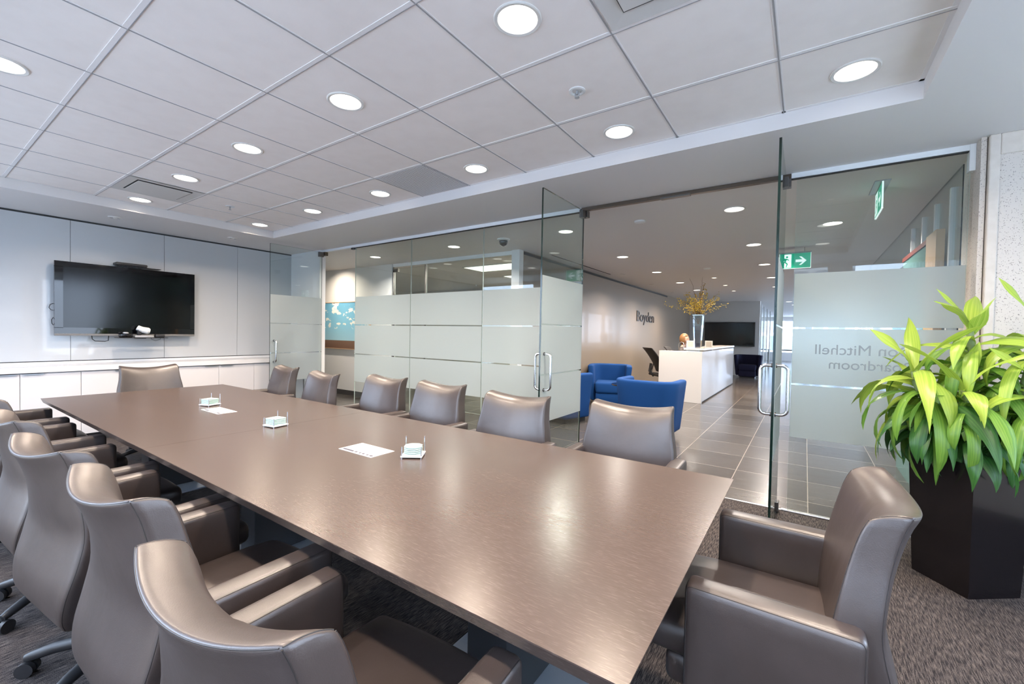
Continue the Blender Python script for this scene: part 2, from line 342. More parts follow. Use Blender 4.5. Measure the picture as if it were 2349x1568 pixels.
# ------------------------------------------------------------------ mesh helpers
class MB:
    def __init__(s):
        s.bm = bmesh.new(); s.mats = []
    def mi(s, mname):
        if mname is None: return 0
        if mname not in s.mats: s.mats.append(mname)
        return s.mats.index(mname)
    def box(s, x0, x1, y0, y1, z0, z1, m=None, bev=0.0, seg=2, rz=0.0, c=None):
        b = bmesh.new()
        vs = [b.verts.new((x, y, z)) for x in (x0, x1) for y in (y0, y1) for z in (z0, z1)]
        for f in ((0, 1, 3, 2), (4, 6, 7, 5), (0, 4, 5, 1), (2, 3, 7, 6), (0, 2, 6, 4), (1, 5, 7, 3)):
            b.faces.new([vs[i] for i in f])
        if bev > 0:
            bmesh.ops.bevel(b, geom=b.edges[:], offset=bev, segments=seg, profile=.5, affect='EDGES')
        if rz:
            cc = Vector(c) if c else Vector(((x0 + x1) / 2, (y0 + y1) / 2, 0))
            bmesh.ops.rotate(b, verts=b.verts[:], cent=cc, matrix=Matrix.Rotation(rz, 3, 'Z'))
        s.add(b, m); return s
    def add(s, b, m=None):
        k = s.mi(m)
        bmesh.ops.recalc_face_normals(b, faces=b.faces[:])
        me = bpy.data.meshes.new('tmp'); b.to_mesh(me); b.free()
        n0 = len(s.bm.faces); s.bm.from_mesh(me); bpy.data.meshes.remove(me)
        s.bm.faces.ensure_lookup_table()
        for f in s.bm.faces[n0:]:
            f.material_index = k
    def poly(s, pts, m=None):
        f = s.bm.faces.new([s.bm.verts.new(p) for p in pts]); f.material_index = s.mi(m); return s
    def prism(s, pts, z0, z1, m=None, axis='z', bev=0.0):
        b = bmesh.new()
        def P(u, v, w): return {'z': (u, v, w), 'y': (u, w, v), 'x': (w, u, v)}[axis]
        lo = [b.verts.new(P(u, v, z0)) for u, v in pts]; hi = [b.verts.new(P(u, v, z1)) for u, v in pts]
        n = len(pts)
        b.faces.new(lo); b.faces.new(hi[::-1])
        for i in range(n):
            b.faces.new((lo[i], lo[(i + 1) % n], hi[(i + 1) % n], hi[i]))
        if bev: bmesh.ops.bevel(b, geom=b.edges[:], offset=bev, segments=2, profile=.5, affect='EDGES')
        s.add(b, m); return s
    def frustum(s, p0, p1, m=None):          # two point loops of equal length
        b = bmesh.new(); lo = [b.verts.new(p) for p in p0]; hi = [b.verts.new(p) for p in p1]; n = len(lo)
        b.faces.new(lo); b.faces.new(hi[::-1])
        for i in range(n): b.faces.new((lo[i], lo[(i + 1) % n], hi[(i + 1) % n], hi[i]))
        s.add(b, m); return s
    def lathe(s, prof, n=24, m=None, c=(0, 0, 0), cap=True):
        b = bmesh.new(); rings = []
        for r, z in prof:
            rings.append([b.verts.new((c[0] + r * math.cos(2 * PI * i / n), c[1] + r * math.sin(2 * PI * i / n), c[2] + z)) for i in range(n)])
        for a, d in zip(rings, rings[1:]):
            for i in range(n):
                b.faces.new((a[i], a[(i + 1) % n], d[(i + 1) % n], d[i]))
        if cap:
            b.faces.new(rings[0][::-1]); b.faces.new(rings[-1])
        s.add(b, m); return s
    def tube(s, pts, r, m=None, n=8, closed=False):
        b = bmesh.new(); pts = [Vector(p) for p in pts]; k = len(pts)
        rr = r if isinstance(r, (list, tuple)) else [r] * k
        rings = []; prev = None
        for i, p in enumerate(pts):
            a = pts[(i - 1) % k] if (i > 0 or closed) else p
            d = pts[(i + 1) % k] if (i < k - 1 or closed) else p
            t = (d - a)
            if t.length < 1e-9: t = Vector((0, 0, 1))
            t.normalize()
            if prev is None:
                u = t.orthogonal().normalized()
            else:
                u = prev - t * prev.dot(t)
                u = u.normalized() if u.length > 1e-6 else t.orthogonal().normalized()
            prev = u; v = t.cross(u)
            rings.append([b.verts.new(p + (u * math.cos(2 * PI * j / n) + v * math.sin(2 * PI * j / n)) * rr[i]) for j in range(n)])
        for i in range(k if closed else k - 1):
            a, d = rings[i], rings[(i + 1) % k]
            for j in range(n): b.faces.new((a[j], a[(j + 1) % n], d[(j + 1) % n], d[j]))
        if not closed:
            b.faces.new(rings[0][::-1]); b.faces.new(rings[-1])
        s.add(b, m); return s
    def rbox(s, hx, hy, hz, r, nx, ny, nz, fn=None, m=None):
        """rounded box centred on the origin, then bent by fn(x,y,z)"""
        def ax(h, n):
            inner = [-h + r + (2 * (h - r)) * i / n for i in range(n + 1)]
            k = 3
            lo = [-h + r * (1 - math.cos(PI / 2 * i / k)) * .999 for i in range(k)]
            return lo + inner + [-v for v in lo[::-1]]
        X, Y, Z = ax(hx, nx), ax(hy, ny), ax(hz, nz)
        b = bmesh.new(); cache = {}
        def V(x, y, z):
            key = (round(x, 6), round(y, 6), round(z, 6))
            if key not in cache:
                q = Vector((max(-hx + r, min(hx - r, x)), max(-hy + r, min(hy - r, y)), max(-hz + r, min(hz - r, z))))
                d = Vector((x, y, z)) - q
                pnt = q + d.normalized() * r if d.length > 1e-9 else Vector((x, y, z))
                if fn: pnt = Vector(fn(*pnt))
                cache[key] = b.verts.new(pnt)
            return cache[key]
        def face(A, B, f):
            for i in range(len(A) - 1):
                for j in range(len(B) - 1):
                    q = [f(A[i], B[j]), f(A[i + 1], B[j]), f(A[i + 1], B[j + 1]), f(A[i], B[j + 1])]
                    b.faces.new([V(*p) for p in q])
        for sgn in (-1, 1):
            face(X, Y, lambda u, v: (u, v, sgn * hz)); face(X, Z, lambda u, v: (u, sgn * hy, v)); face(Y, Z, lambda u, v: (sgn * hx, u, v))
        bmesh.ops.recalc_face_normals(b, faces=b.faces[:])
        s.add(b, m); return s
    def mesh(s, name, default, smooth=True, angle=40):
        me = bpy.data.meshes.new(name)
        s.bm.to_mesh(me); s.bm.free()
        names = s.mats if s.mats else [default]
        for n in names: me.materials.append(MATS[n if n else default])
        if smooth and len(me.polygons):
            for p in me.polygons: p.use_smooth = True
            try: me.set_sharp_from_angle(angle=math.radians(angle))
            except Exception: pass
        return me
    def build(s, name, m, parent=None, smooth=True, angle=40, loc=None):
        o = bpy.data.objects.new(name, s.mesh(name, m, smooth, angle)); COL.objects.link(o)
        if parent: o.parent = parent
        if loc: o.location = loc
        return o

def tag(o, label=None, cat=None, group=None, kind=None):
    if label: o['label'] = label
    if cat: o['category'] = cat
    if group: o['group'] = group
    if kind: o['kind'] = kind
    return o
def thing(name, label, cat, loc=(0, 0, 0), rz=0.0, group=None):
    o = bpy.data.objects.new(name, None); COL.objects.link(o); o.empty_display_size = .1
    o.location = loc; o.rotation_euler = (0, 0, rz)
    return tag(o, label, cat, group)
def struct(o, label=None):
    o['kind'] = 'structure'
    if label: o['label'] = label
    return o
def dup(root, loc, rz=None, label=None, group=None):
    r = root.copy(); COL.objects.link(r); r.location = loc
    if rz is not None: r.rotation_euler = (0, 0, rz)
    if label: r['label'] = label
    if group: r['group'] = group
    for ch in list(root.children):
        c = ch.copy(); COL.objects.link(c); c.parent = r
        for g in ch.children:
            d = g.copy(); COL.objects.link(d); d.parent = c
    return r
def B(*a, **k): return MB().box(*a, **k)
def text_mesh(name, body, m, width, depth, parent=None, height=None):
    c = bpy.data.curves.new(name, 'FONT'); c.body = body; c.extrude = .5; c.size = 1
    o = bpy.data.objects.new(name, c); COL.objects.link(o)
    bpy.context.view_layer.update()
    me = bpy.data.meshes.new_from_object(o.evaluated_get(bpy.context.evaluated_depsgraph_get()))
    bpy.data.objects.remove(o); bpy.data.curves.remove(c)
    xs = [v.co.x for v in me.vertices]; x0, x1 = min(xs), max(xs); k = width / (x1 - x0)
    for v in me.vertices:
        v.co.x = (v.co.x - x0) * k; v.co.y *= (height if height else k); v.co.z *= depth
    me.materials.clear(); me.materials.append(MATS[m])
    o = bpy.data.objects.new(name, me); COL.objects.link(o); me.name = name
    if parent: o.parent = parent
    return o
def disc_light(name, loc, power, color, size=.15, parent=None, spread=2.6):
    l = bpy.data.lights.new(name, 'AREA'); l.shape = 'DISK'; l.size = size; l.energy = power; l.color = color; l.spread = spread
    o = bpy.data.objects.new(name, l); COL.objects.link(o); o.location = loc
    if parent: o.parent = parent
    return o

# ================================================================== SETTING
XW, XE, YN, YG = -7.2, 2.35, -0.95, 3.93        # TV wall, east window wall, near window wall, glass wall
ZC, ZS = 2.685, 2.59                             # tile ceiling, soffit
CX0, CX1, CY0, CY1 = -6.13, 0.472, 0.02, 3.047   # coffer
struct(B(XW - .1, XE + .1, YN - .1, YG, -.12, 0).build('floor', 'carpet', smooth=False), 'dark grey-brown carpet with pale dashes under the table')
struct(B(-10.5, 2.47, YG, 30.2, -.12, 0).build('floor_lobby', 'slate_tile', smooth=False), 'dark slate tile floor of the lobby')
struct(B(XW + .0, .9, YG - .012, YG + .012, .0, .004).build('trim_1', 'brushed_steel', smooth=False), 'thin metal strip between carpet and tile')

ceil = struct(B(CX0 - .02, CX1 + .02, CY0 - .02, CY1 + .02, ZC, ZC + .06).build('ceiling', 'ceiling_tile', smooth=False), 'grey tile ceiling in a raised coffer')
g = MB()
GX = [-.1427 - .6096 * k for k in range(0, 10)]; GY = [.621 + .6096 * j for j in range(0, 4)]
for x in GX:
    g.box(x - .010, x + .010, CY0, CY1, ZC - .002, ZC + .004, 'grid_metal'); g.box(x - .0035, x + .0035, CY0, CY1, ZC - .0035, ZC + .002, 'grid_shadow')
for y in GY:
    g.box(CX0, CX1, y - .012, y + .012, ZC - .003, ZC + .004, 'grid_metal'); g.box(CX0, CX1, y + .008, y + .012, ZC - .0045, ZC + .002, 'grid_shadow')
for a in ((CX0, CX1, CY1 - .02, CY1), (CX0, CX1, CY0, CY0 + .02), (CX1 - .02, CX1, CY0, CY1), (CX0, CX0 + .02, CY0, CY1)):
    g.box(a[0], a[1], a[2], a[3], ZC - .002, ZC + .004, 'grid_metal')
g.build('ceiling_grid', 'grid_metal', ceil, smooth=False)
s = MB()
for a in ((XW, CX0, YN, YG), (CX1, XE, YN, YG), (CX0, CX1, CY1, YG), (CX0, CX1, YN, CY0)):
    s.box(a[0], a[1], a[2], a[3], ZS, ZC + .06)
struct(s.build('ceiling_soffit', 'soffit_paint', smooth=False), 'flat painted soffit around the tile coffer')
struct(B(-10.5, 2.47, YG, 30.2, ZS, ZS + .15).build('ceiling_lobby', 'soffit_paint', smooth=False), 'flat white lobby ceiling')

# --- TV wall (left): back-painted glass above a credenza
w = B(XW - .12, XW - .012, YN, YG + .1, 0, ZC, 'white_paint')
seams = [-.95, .33, 1.24, 2.14, 3.048, 3.93]
for a, b in zip(seams, seams[1:]):
    w.box(XW - .010, XW, a + .002, b - .002, .915, ZS - .022, 'wall_glass_white')
w.box(XW - .012, XW - .009, YN, YG, .90, ZS, 'gap_dark')
w.box(XW - .012, XW + .004, YN, YG, .878, .905, 'white_paint')
struct(w.build('wall_left', 'wall_glass_white', smooth=False), 'pale glossy panel wall behind the television')

# --- near wall and east wall, both with wide windows (behind the camera)
def window_wall(name, axis, c, a0, a1, sill, head, n, label, k0, inset=.3):
    w = MB()
    def bx(u0, u1, z0, z1, m, d0=0.0, d1=.12, to=w):
        if axis == 'y': to.box(u0, u1, c - d1, c - d0, z0, z1, m)
        else: to.box(c + d0, c + d1, u0, u1, z0, z1, m)
    bx(a0, a1, 0, sill, 'white_paint'); bx(a0, a1, head, ZC, 'white_paint')
    ws = (a1 - a0) / n
    for i in range(n):
        u0, u1 = a0 + i * ws, a0 + (i + 1) * ws
        bx(u0, u0 + .12, sill, head, 'white_paint'); bx(u1 - .12, u1, sill, head, 'white_paint')
    o = struct(w.build(name, 'white_paint', smooth=False), label)
    for i in range(n):
        u0, u1 = a0 + i * ws + .12, a0 + (i + 1) * ws - .12
        f = MB()
        for (p0, p1, z0, z1) in ((u0, u0 + .04, sill, head), (u1 - .04, u1, sill, head), (u0, u1, sill, sill + .04), (u0, u1, head - .04, head)):
            bx(p0, p1, z0, z1, 'grid_metal', .03, .09, to=f)
        wo = struct(f.build(f'window_{k0 + i}', 'grid_metal', smooth=False))
        gp = MB(); bx(u0 + .04, u1 - .04, sill + .04, head - .04, 'window_glass', .055, .065, to=gp)
        gp.build('pane', 'window_glass', wo, smooth=False)
window_wall('wall_near', 'y', YN, XW, XE, .45, 2.57, 5, 'wall of windows behind the camera', 1)
window_wall('wall_east', 'x', XE, YN, 3.7, .45, 2.57, 3, 'wall of windows at the right of the room', 6)

# --- concrete column at the right end of the glass wall
c = MB()
c.box(.893, XE + .12, 3.815, 4.3, 0, ZS, 'concrete')
c.box(.862, .886, 3.815, 4.1, 0, ZS, 'aggregate'); c.box(.884, .895, 3.84, 4.1, 0, ZS, 'concrete')
c.box(.893, .940, 3.79, 3.82, 0, ZS, 'concrete', bev=.006); c.box(2.0, XE, 3.79, 3.82, 0, ZS, 'concrete', bev=.006)
c.box(.940, 2.0, 3.79, 3.82, 2.465, ZS, 'concrete', bev=.006)
c.box(.938, 2.0, 3.802, 3.82, 0, 2.467, 'aggregate')
struct(c.build('wall_right', 'concrete', smooth=False), 'pale concrete pier with exposed pebble panel')

# --- glass wall: white stub wall, fixed panels, header channel
struct(B(XW, -6.36, YG - .05, YG + .05, 0, ZS).build('wall_stub', 'white_paint', smooth=False), 'white wall end beside the credenza')
h = MB()
for a, b in ((-5.54, -1.87), (-.12, .832)):
    h.box(a, b, YG - .022, YG + .022, 2.553, ZS, 'alu_channel'); h.box(a, b, YG - .012, YG + .012, 2.546, 2.554, 'gap_dark')
    h.box(a, b, YG - .012, YG + .012, 0, .012, 'alu_channel')
h.box(.832, .860, YG - .03, YG + .03, 2.42, ZS - .001, 'alu_channel')
struct(h.build('trim_2', 'alu_channel', smooth=False), 'white channel along the top of the glass wall')
FILM = ((.580, .980), (.994, 1.408), (1.421, 1.826))
def pane(mb, x0, x1, y0, y1, z0, z1, edge='glass_edge'):
    """thin glass sheet: big faces clear, narrow faces dark green"""
    for (pts, m) in (
        (((x0, y0, z0), (x1, y0, z0), (x1, y0, z1), (x0, y0, z1)), 0), (((x1, y1, z0), (x0, y1, z0), (x0, y1, z1), (x1, y1, z1)), 0),
        (((x0, y1, z0), (x0, y0, z0), (x0, y0, z1), (x0, y1, z1)), 1), (((x1, y0, z0), (x1, y1, z0), (x1, y1, z1), (x1, y0, z1)), 1),
        (((x0, y0, z1), (x1, y0, z1), (x1, y1, z1), (x0, y1, z1)), 2), (((x0, y1, z0), (x1, y1, z0), (x1, y0, z0), (x0, y0, z0)), 2)):
        big = 'door_glass'
        if (x1 - x0) > (y1 - y0): mm = [big, edge, edge][m]
        else: mm = [edge, big, edge][m]
        mb.poly(pts, mm)
    return mb
def fixed_panel(n, x0, x1, label):
    o = struct(pane(MB(), x0, x1, YG - .006, YG + .006, .012, 2.552, 'edge_pale').build(f'window_{n}', 'door_glass', smooth=False), label)
    for z0, z1 in FILM:
        MB().box(x0 + .004, x1 - .004, YG - .0085, YG - .0065, z0, z1).build('frosted_film', 'frost_film', o, smooth=False)
    return o
fixed_panel(9, -5.51, -4.322, 'clear glass wall panel with frosted bands, leftmost of four')
fixed_panel(10, -4.318, -3.112, 'clear glass wall panel with frosted bands, second from left')
fixed_panel(11, -3.108, -1.86, 'clear glass wall panel with frosted bands beside the open door')
rp_ = fixed_panel(12, -.085, .842, 'clear glass wall panel with frosted bands behind the plant')
# room name, applied to be read from the lobby (so it is mirrored from here)
for body, xa, wd, z in (('Don Mitchell', .600, .537, 1.222), ('Boardroom', .600, .452, 1.118)):
    tx = text_mesh('lettering', body, 'frost_letter', wd, .001, rp_)
    tx.rotation_euler = (PI / 2, 0, PI); tx.location = (xa, YG - .0105, z)

def door_leaf(n, hx, y_hinge, width, zt, handle_side, label, film=True, hz=(.86, 1.165)):
    """leaf swung open into the room, lying along Y at x = hx"""
    y0, y1 = y_hinge - width, y_hinge
    o = struct(pane(MB(), hx - .007, hx + .007, y0, y1, .012, zt).build(f'door_{n}', 'door_glass', smooth=False), label)
    sd = .0085
    if film:
        for z0, z1 in FILM:
            xs = (hx + sd - .001, hx + sd + .001)
            B(xs[0], xs[1], y0 + .004, y1 - .004, z0, z1).build('frosted_film', 'frost_film', o, smooth=False)
    yh = y0 + .055; h = MB()
    for sgn in (-1, 1):
        d = .075; r = .035; pts = [(hx + sgn * .004, yh, hz[1])]
        for k in range(7):
            a = PI / 2 * k / 6; pts.append((hx + sgn * (d - r + r * math.sin(a)), yh, hz[1] - r + r * math.cos(a)))
        for k in range(7):
            a = PI / 2 * k / 6; pts.append((hx + sgn * (d - r + r * math.cos(a)), yh, hz[0] + r - r * math.sin(a)))
        pts.append((hx + sgn * .004, yh, hz[0]))
        h.tube(pts, .0105, 'chrome', n=12)
        for z in hz:
            h.tube([(hx + sgn * .006, yh, z), (hx + sgn * .016, yh, z)], .0145, 'dark_steel', n=12)
    h.build('handle', 'chrome', o)
    for z0, z1 in ((zt - .075, zt + .0), (.012, .085)):
        B(hx - .02, hx + .02, y1 - .055, y1 + .02, z0, z1, bev=.003).build('hinge_patch', 'dark_steel', o, smooth=False)
    return o
door_leaf(1, -.155, 3.88, .815, 2.548, 1, 'open glass door leaf with chrome pull nearest the plant')
door_leaf(2, -1.83, 3.88, .79, 2.548, 1, 'open frosted glass door leaf at the left of the lobby doorway')
door_leaf(3, -6.30, 3.88, .79, 2.548, 1, 'open glass door leaf nearest the television wall')
h = MB()
h.box(-1.87, -.12, YG - .02, YG + .02, 2.556, 2.59, 'bronze_steel', bev=.002)
h.box(-1.10, -.85, YG - .028, YG + .02, 2.55, 2.566, 'dark_steel', bev=.002)
h.box(-1.88, -1.80, YG - .03, YG + .03, 2.49, 2.552, 'dark_steel', bev=.003); h.box(-.20, -.12, YG - .03, YG + .03, 2.49, 2.552, 'dark_steel', bev=.003)
struct(h.build('trim_3', 'bronze_steel', smooth=False), 'polished bronze header bar over the lobby doorway')
h = B(-6.36, -5.54, YG - .02, YG + .02, 2.556, 2.59, 'alu_channel'); h.box(-6.36, -6.26, YG - .03, YG + .03, 2.50, 2.556, 'bronze_steel', bev=.003)
h.box(-5.60, -5.52, YG - .02, YG + .02, 2.53, 2.556, 'black_plastic')
struct(h.build('trim_4', 'alu_channel', smooth=False), 'white header over the doorway beside the television wall')

# ================================================================== LOBBY SETTING
s = MB()
s.box(-10.5, -6.44, 5.37, 5.47, 0, ZS, 'white_paint'); s.box(-10.5, -6.44, 5.355, 5.37, 0, .10, 'skirting_dark')
struct(s.build('wall_corridor', 'white_paint', smooth=False), 'white corridor wall with a dark skirting behind the painting')
struct(B(-10.5, XW - .12, YG - .12, YG, 0, ZS).build('wall_corridor_side', 'white_paint', smooth=False))
struct(B(-10.6, -10.5, YG, 30, 0, ZS).build('wall_corridor_end', 'white_paint', smooth=False))
s = MB(); s.box(-3.69, -3.57, 5.47, 16.9, 0, ZS, 'cream_backpainted'); s.box(-3.57, -3.564, 5.5, 13.7, 2.535, 2.575, 'gap_dark')
struct(s.build('wall_reception', 'cream_backpainted', smooth=False), 'cream glossy feature wall behind reception')
struct(B(-3.70, -3.56, 5.36, 5.47, 0, ZS).build('wall_post', 'white_paint', smooth=False), 'white post at the corner of the inner office')
struct(B(-3.69, -1.30, 16.9, 17.05, 0, ZS).build('wall_far', 'grey_wall', smooth=False), 'grey wall behind the far lobby screen')
# inner office behind the glass
struct(B(-10.5, -3.69, 9.6, 9.75, 0, ZS).build('wall_office_back', 'beige_wall', smooth=False), 'beige back wall of the inner office')
o = struct(B(-6.44, -3.70, 5.40, 5.44, 2.53, ZS).build('trim_5', 'alu_channel', smooth=False), 'white head channel of the inner office front')
gp = pane(MB(), -5.56, -3.70, 5.414, 5.426, .012, 2.53, 'edge_pale')
gp.build('pane', 'door_glass', o, smooth=False)
o = struct(pane(MB(), -6.42, -5.58, 5.414, 5.426, .012, 2.50).build('door_4', 'door_glass', smooth=False), 'closed glass door of the inner office')
B(-6.42, -6.30, 5.40, 5.44, 2.44, 2.50).build('hinge_patch', 'dark_steel', o, smooth=False)
B(-5.592, -5.58, 5.40, 5.44, .0, 2.52).build('edge_strip', 'dark_steel', o, smooth=False)
B(-6.44, -6.42, 5.40, 5.44, .0, 2.53).build('jamb', 'dark_steel', o, smooth=False)
# right-hand office front along the lobby, bulkhead and far window walls
s = struct(pane(MB(), .89, .902, 4.32, 9.6, .012, ZS).build('window_13', 'door_glass', smooth=False), 'glass office front running away along the right of the lobby')
for y in (4.55, 5.03, 5.50, 6.0): B(.875, .915, y - .02, y + .02, .0, 2.49).build('mullion', 'white_paint', s, smooth=False)
struct(B(.95, 2.35, 9.6, 9.75, 0, ZS).build('wall_office_right', 'beige_wall', smooth=False), 'beige wall at the end of the right office')
struct(B(XE, XE + .12, 3.95, 14, 0, ZS).build('wall_east_lobby', 'white_paint', smooth=False))
window_wall('wall_east_far', 'x', XE, 14, 30, .45, 2.5, 7, 'window wall added at the far right of the lobby for daylight', 20)  # window openings added to bring more daylight onto the lobby ceiling
w = MB()
w.box(-10.5, XE, 30, 30.15, 0, .5, 'white_paint'); w.box(-10.5, XE, 30, 30.15, 2.35, ZS, 'white_paint')
for i in range(9): w.box(-10.5 + i * 1.5, -10.2 + i * 1.5, 30, 30.15, .5, 2.35, 'white_paint')
struct(w.build('wall_far_windows', 'white_paint', smooth=False), 'bright far window wall at the end of the lobby')
# glazed front at the far right of the lobby
o = struct(pane(MB(), -1.31, -1.298, 17.06, 25, .012, 2.4).build('window_14', 'office_glass', smooth=False), 'glazed office front beyond the far screen')
for y in (17.3, 18.6, 20.2, 22): B(-1.33, -1.28, y - .03, y + .03, 0, 2.5).build('mullion', 'alu_channel', o, smooth=False)
# outside ground and towers seen through and mirrored in the glass
struct(B(-150, 150, -150, 150, -30.3, -30).build('ground', 'ground', smooth=False))
for (x0, x1, y0, y1, z1, lab) in ((14, 30, -14, 4.0, 30, 'office tower with white grid facade mirrored in the wall panels'), (-14, 2, -34, -20, 14, 'office tower with white grid facade outside the near windows'),
                                  (6, 20, -40, -24, 7, 'lower office block with white grid facade outside the near windows'), (-10, 12, 48, 60, 20, 'office tower outside the far lobby windows')):
    o = B(x0, x1, y0, y1, -30, z1).build('office_tower', 'facade', smooth=False); tag(o, lab, 'building')

# ================================================================== CEILING FITTINGS
def make_downlight(name, label, loc, power, color, group, r=.085):
    t = thing(name, label, 'ceiling light', loc, 0, group)
    MB().lathe([(r, .0005), (r * 1.22, .0005), (r * 1.22, -.004), (r * 1.17, -.007), (r * 1.02, -.005), (r, .0005)], 32, cap=False).build('trim', 'lamp_trim', t)
    MB().lathe([(r * 1.0, -.001), (r * .6, -.003), (.001, -.0035)], 32, cap=True).build('lens', 'lamp_lens', t)
    disc_light('lamp', (0, 0, -.03), power, color, .14, t)
    return t
ORD = ['first', 'second', 'third', 'fourth', 'fifth', 'sixth', 'seventh']
WARM = (1.0, .82, .66)
LWARM = (1.0, .90, .82)
rows = ((2.762, [.171, -1.059, -2.28, -3.495, -4.68, -5.90], 'ceiling row nearest the glass wall'), (1.545, [.165, -1.059, -2.28, -3.495, -4.674, -5.90], 'ceiling row above the table'),
        (.345, [.165, -1.059, -2.28, -3.485, -4.68], 'ceiling row above the near chairs'))
for y, xs, rn in rows:
    n = len(xs)
    for i, x in enumerate(xs):
        k = n - 1 - i
        lab = f'round lit downlight in the {rn}, {ORD[k]} from the television wall'
        make_downlight('downlight', lab, (x, y, ZC), ROOM_LAMP_W, WARM, 'room downlights')
# lobby downlights
for x, ys, nm in ((-2.455, (4.71, 6.687, 8.60, 10.52, 12.39), 'lobby row nearest the cream wall'), (-.61, (4.71, 6.632, 8.495, 10.4, 12.3), 'lobby row in line with the doorway')):
    for i, y in enumerate(ys):
        make_downlight('downlight', f'round downlight in the {nm}, {ORD[i]} from the glass wall', (x, y, ZS), LOBBY_LAMP_W, LWARM, 'lobby downlights')
for x, lab in ((-4.303, 'round lit downlight in the corridor ceiling before the inner office glass'), (-6.093, 'round lit downlight in the corridor ceiling nearest the painting'), (.211, 'round lit downlight in the lobby ceiling beside the hanging green sign')):
    make_downlight('downlight', lab, (x, 4.73 if x < 0 else 5.81, ZS), 32 if x < 0 else LOBBY_LAMP_W, LWARM, 'lobby downlights')
for i in range(6):
    make_downlight('downlight', f'tiny lit downlight far down the lobby, {ORD[i]} beyond the screen wall', (-.5 + .12 * i, 17.5 + 1.7 * i, ZS), 8, LWARM, 'far lobby downlights')
for i, y in enumerate((9.96, 11.5, 13.0)):
    t = thing('spotlight', f'small bright warm spotlight over the reception desk, {ORD[i]} from the doorway', 'spotlight', (-1.635, y, ZS), 0, 'reception spotlights')
    MB().lathe([(.05, 0), (.06, 0), (.06, -.006), (.05, -.006), (.045, 0)], 20, cap=False).build('trim', 'lamp_trim', t)
    MB().lathe([(.044, -.001), (.001, -.003)], 20).build('lens', 'warm_spot', t)
    disc_light('lamp', (0, 0, -.02), 24, (1, .70, .42), .08, t, 1.6)
# warm wall washers grazing the reception wall
for i, y in enumerate((8.6, 10.6, 12.6)):
    t = thing('wall_washer', f'small warm wall washer in the ceiling beside the cream wall, {ORD[i]} from the corner', 'spotlight', (-3.15, y, ZS), 0, 'wall washers')
    MB().lathe([(.05, 0), (.06, 0), (.06, -.006), (.05, -.006), (.045, 0)], 20, cap=False).build('trim', 'lamp_trim', t)
    l = disc_light('lamp', (0, 0, -.02), 14, (1, .70, .42), .08, t, 1.9); l.rotation_euler = (0, math.radians(-18), 0)
t = thing('wall_washer', 'warm ceiling spotlight washing the white wall above the painting', 'spotlight', (-7.9, 4.75, ZS))
MB().lathe([(.05, 0), (.06, 0), (.06, -.006), (.05, -.006), (.045, 0)], 20, cap=False).build('trim', 'lamp_trim', t)
l = disc_light('lamp', (0, 0, -.02), 14, (1, .84, .66), .08, t, 2.2); l.rotation_euler = (math.radians(25), 0, 0)
# unlit soffit fittings
for y, lab in ((1.509, 'small unlit fitting in the soffit above the television'), (2.745, 'small unlit fitting in the soffit nearest the open glass door by the television wall')):
    t = thing('soffit_fitting', lab, 'ceiling fitting', (-6.64, y, ZS), 0, 'soffit fittings')
    MB().lathe([(.052, 0), (.062, 0), (.06, -.006), (.035, -.010), (.030, -.004), (.012, -.016), (.001, -.018)], 24).build('trim', 'lamp_trim', t)
    B(-.006, .006, -.045, .045, -.014, -.006).build('bracket', 'silver_plastic', t)
# sprinklers
for x, y, lab in ((-1.081, 2.175, 'white recessed sprinkler head in the nearer ceiling tile'), (-5.315, 2.172, 'white sprinkler head in the tile nearest the television wall')):
    t = thing('sprinkler', lab, 'sprinkler', (x, y, ZC), 0, 'sprinklers')
    MB().lathe([(.001, .0), (.045, 0), (.046, -.006), (.036, -.008), (.028, -.001), (.001, -.001)], 24).build('escutcheon', 'white_plastic', t)
    k = MB().tube([(0, 0, 0), (0, 0, -.022)], .007, n=10); k.tube([(-.012, 0, -.01), (-.012, 0, -.03), (0, 0, -.036), (.012, 0, -.03), (.012, 0, -.01)], .0025, n=6)
    k.lathe([(.014, -.037), (.014, -.039)], 12); k.build('head', 'silver_plastic', t)
for x, y, lab in ((-1.533, 4.687, 'round white detector on the lobby ceiling in the doorway'), (-1.52, 8.51, 'round white detector on the lobby ceiling over the reception desk')):
    t = MB().lathe([(.001, 0), (.06, 0), (.06, -.012), (.045, -.022), (.001, -.024)], 24).build('smoke_detector', 'white_plastic', loc=(x, y, ZS)); tag(t, lab, 'detector', 'detectors')
t = thing('security_camera', 'black dome security camera on the corridor ceiling', 'camera', (-3.366, 4.674, ZS))
MB().lathe([(.001, 0), (.085, 0), (.085, -.012), (.07, -.022), (.001, -.024)], 28).build('base', 'white_plastic', t)
MB().lathe([(.058, -.02)] + [(.058 * math.cos(a * PI / 16), -.035 - .062 * math.sin(a * PI / 16)) for a in range(0, 8)] + [(.001, -.098)], 28).build('dome', 'black_gloss', t)

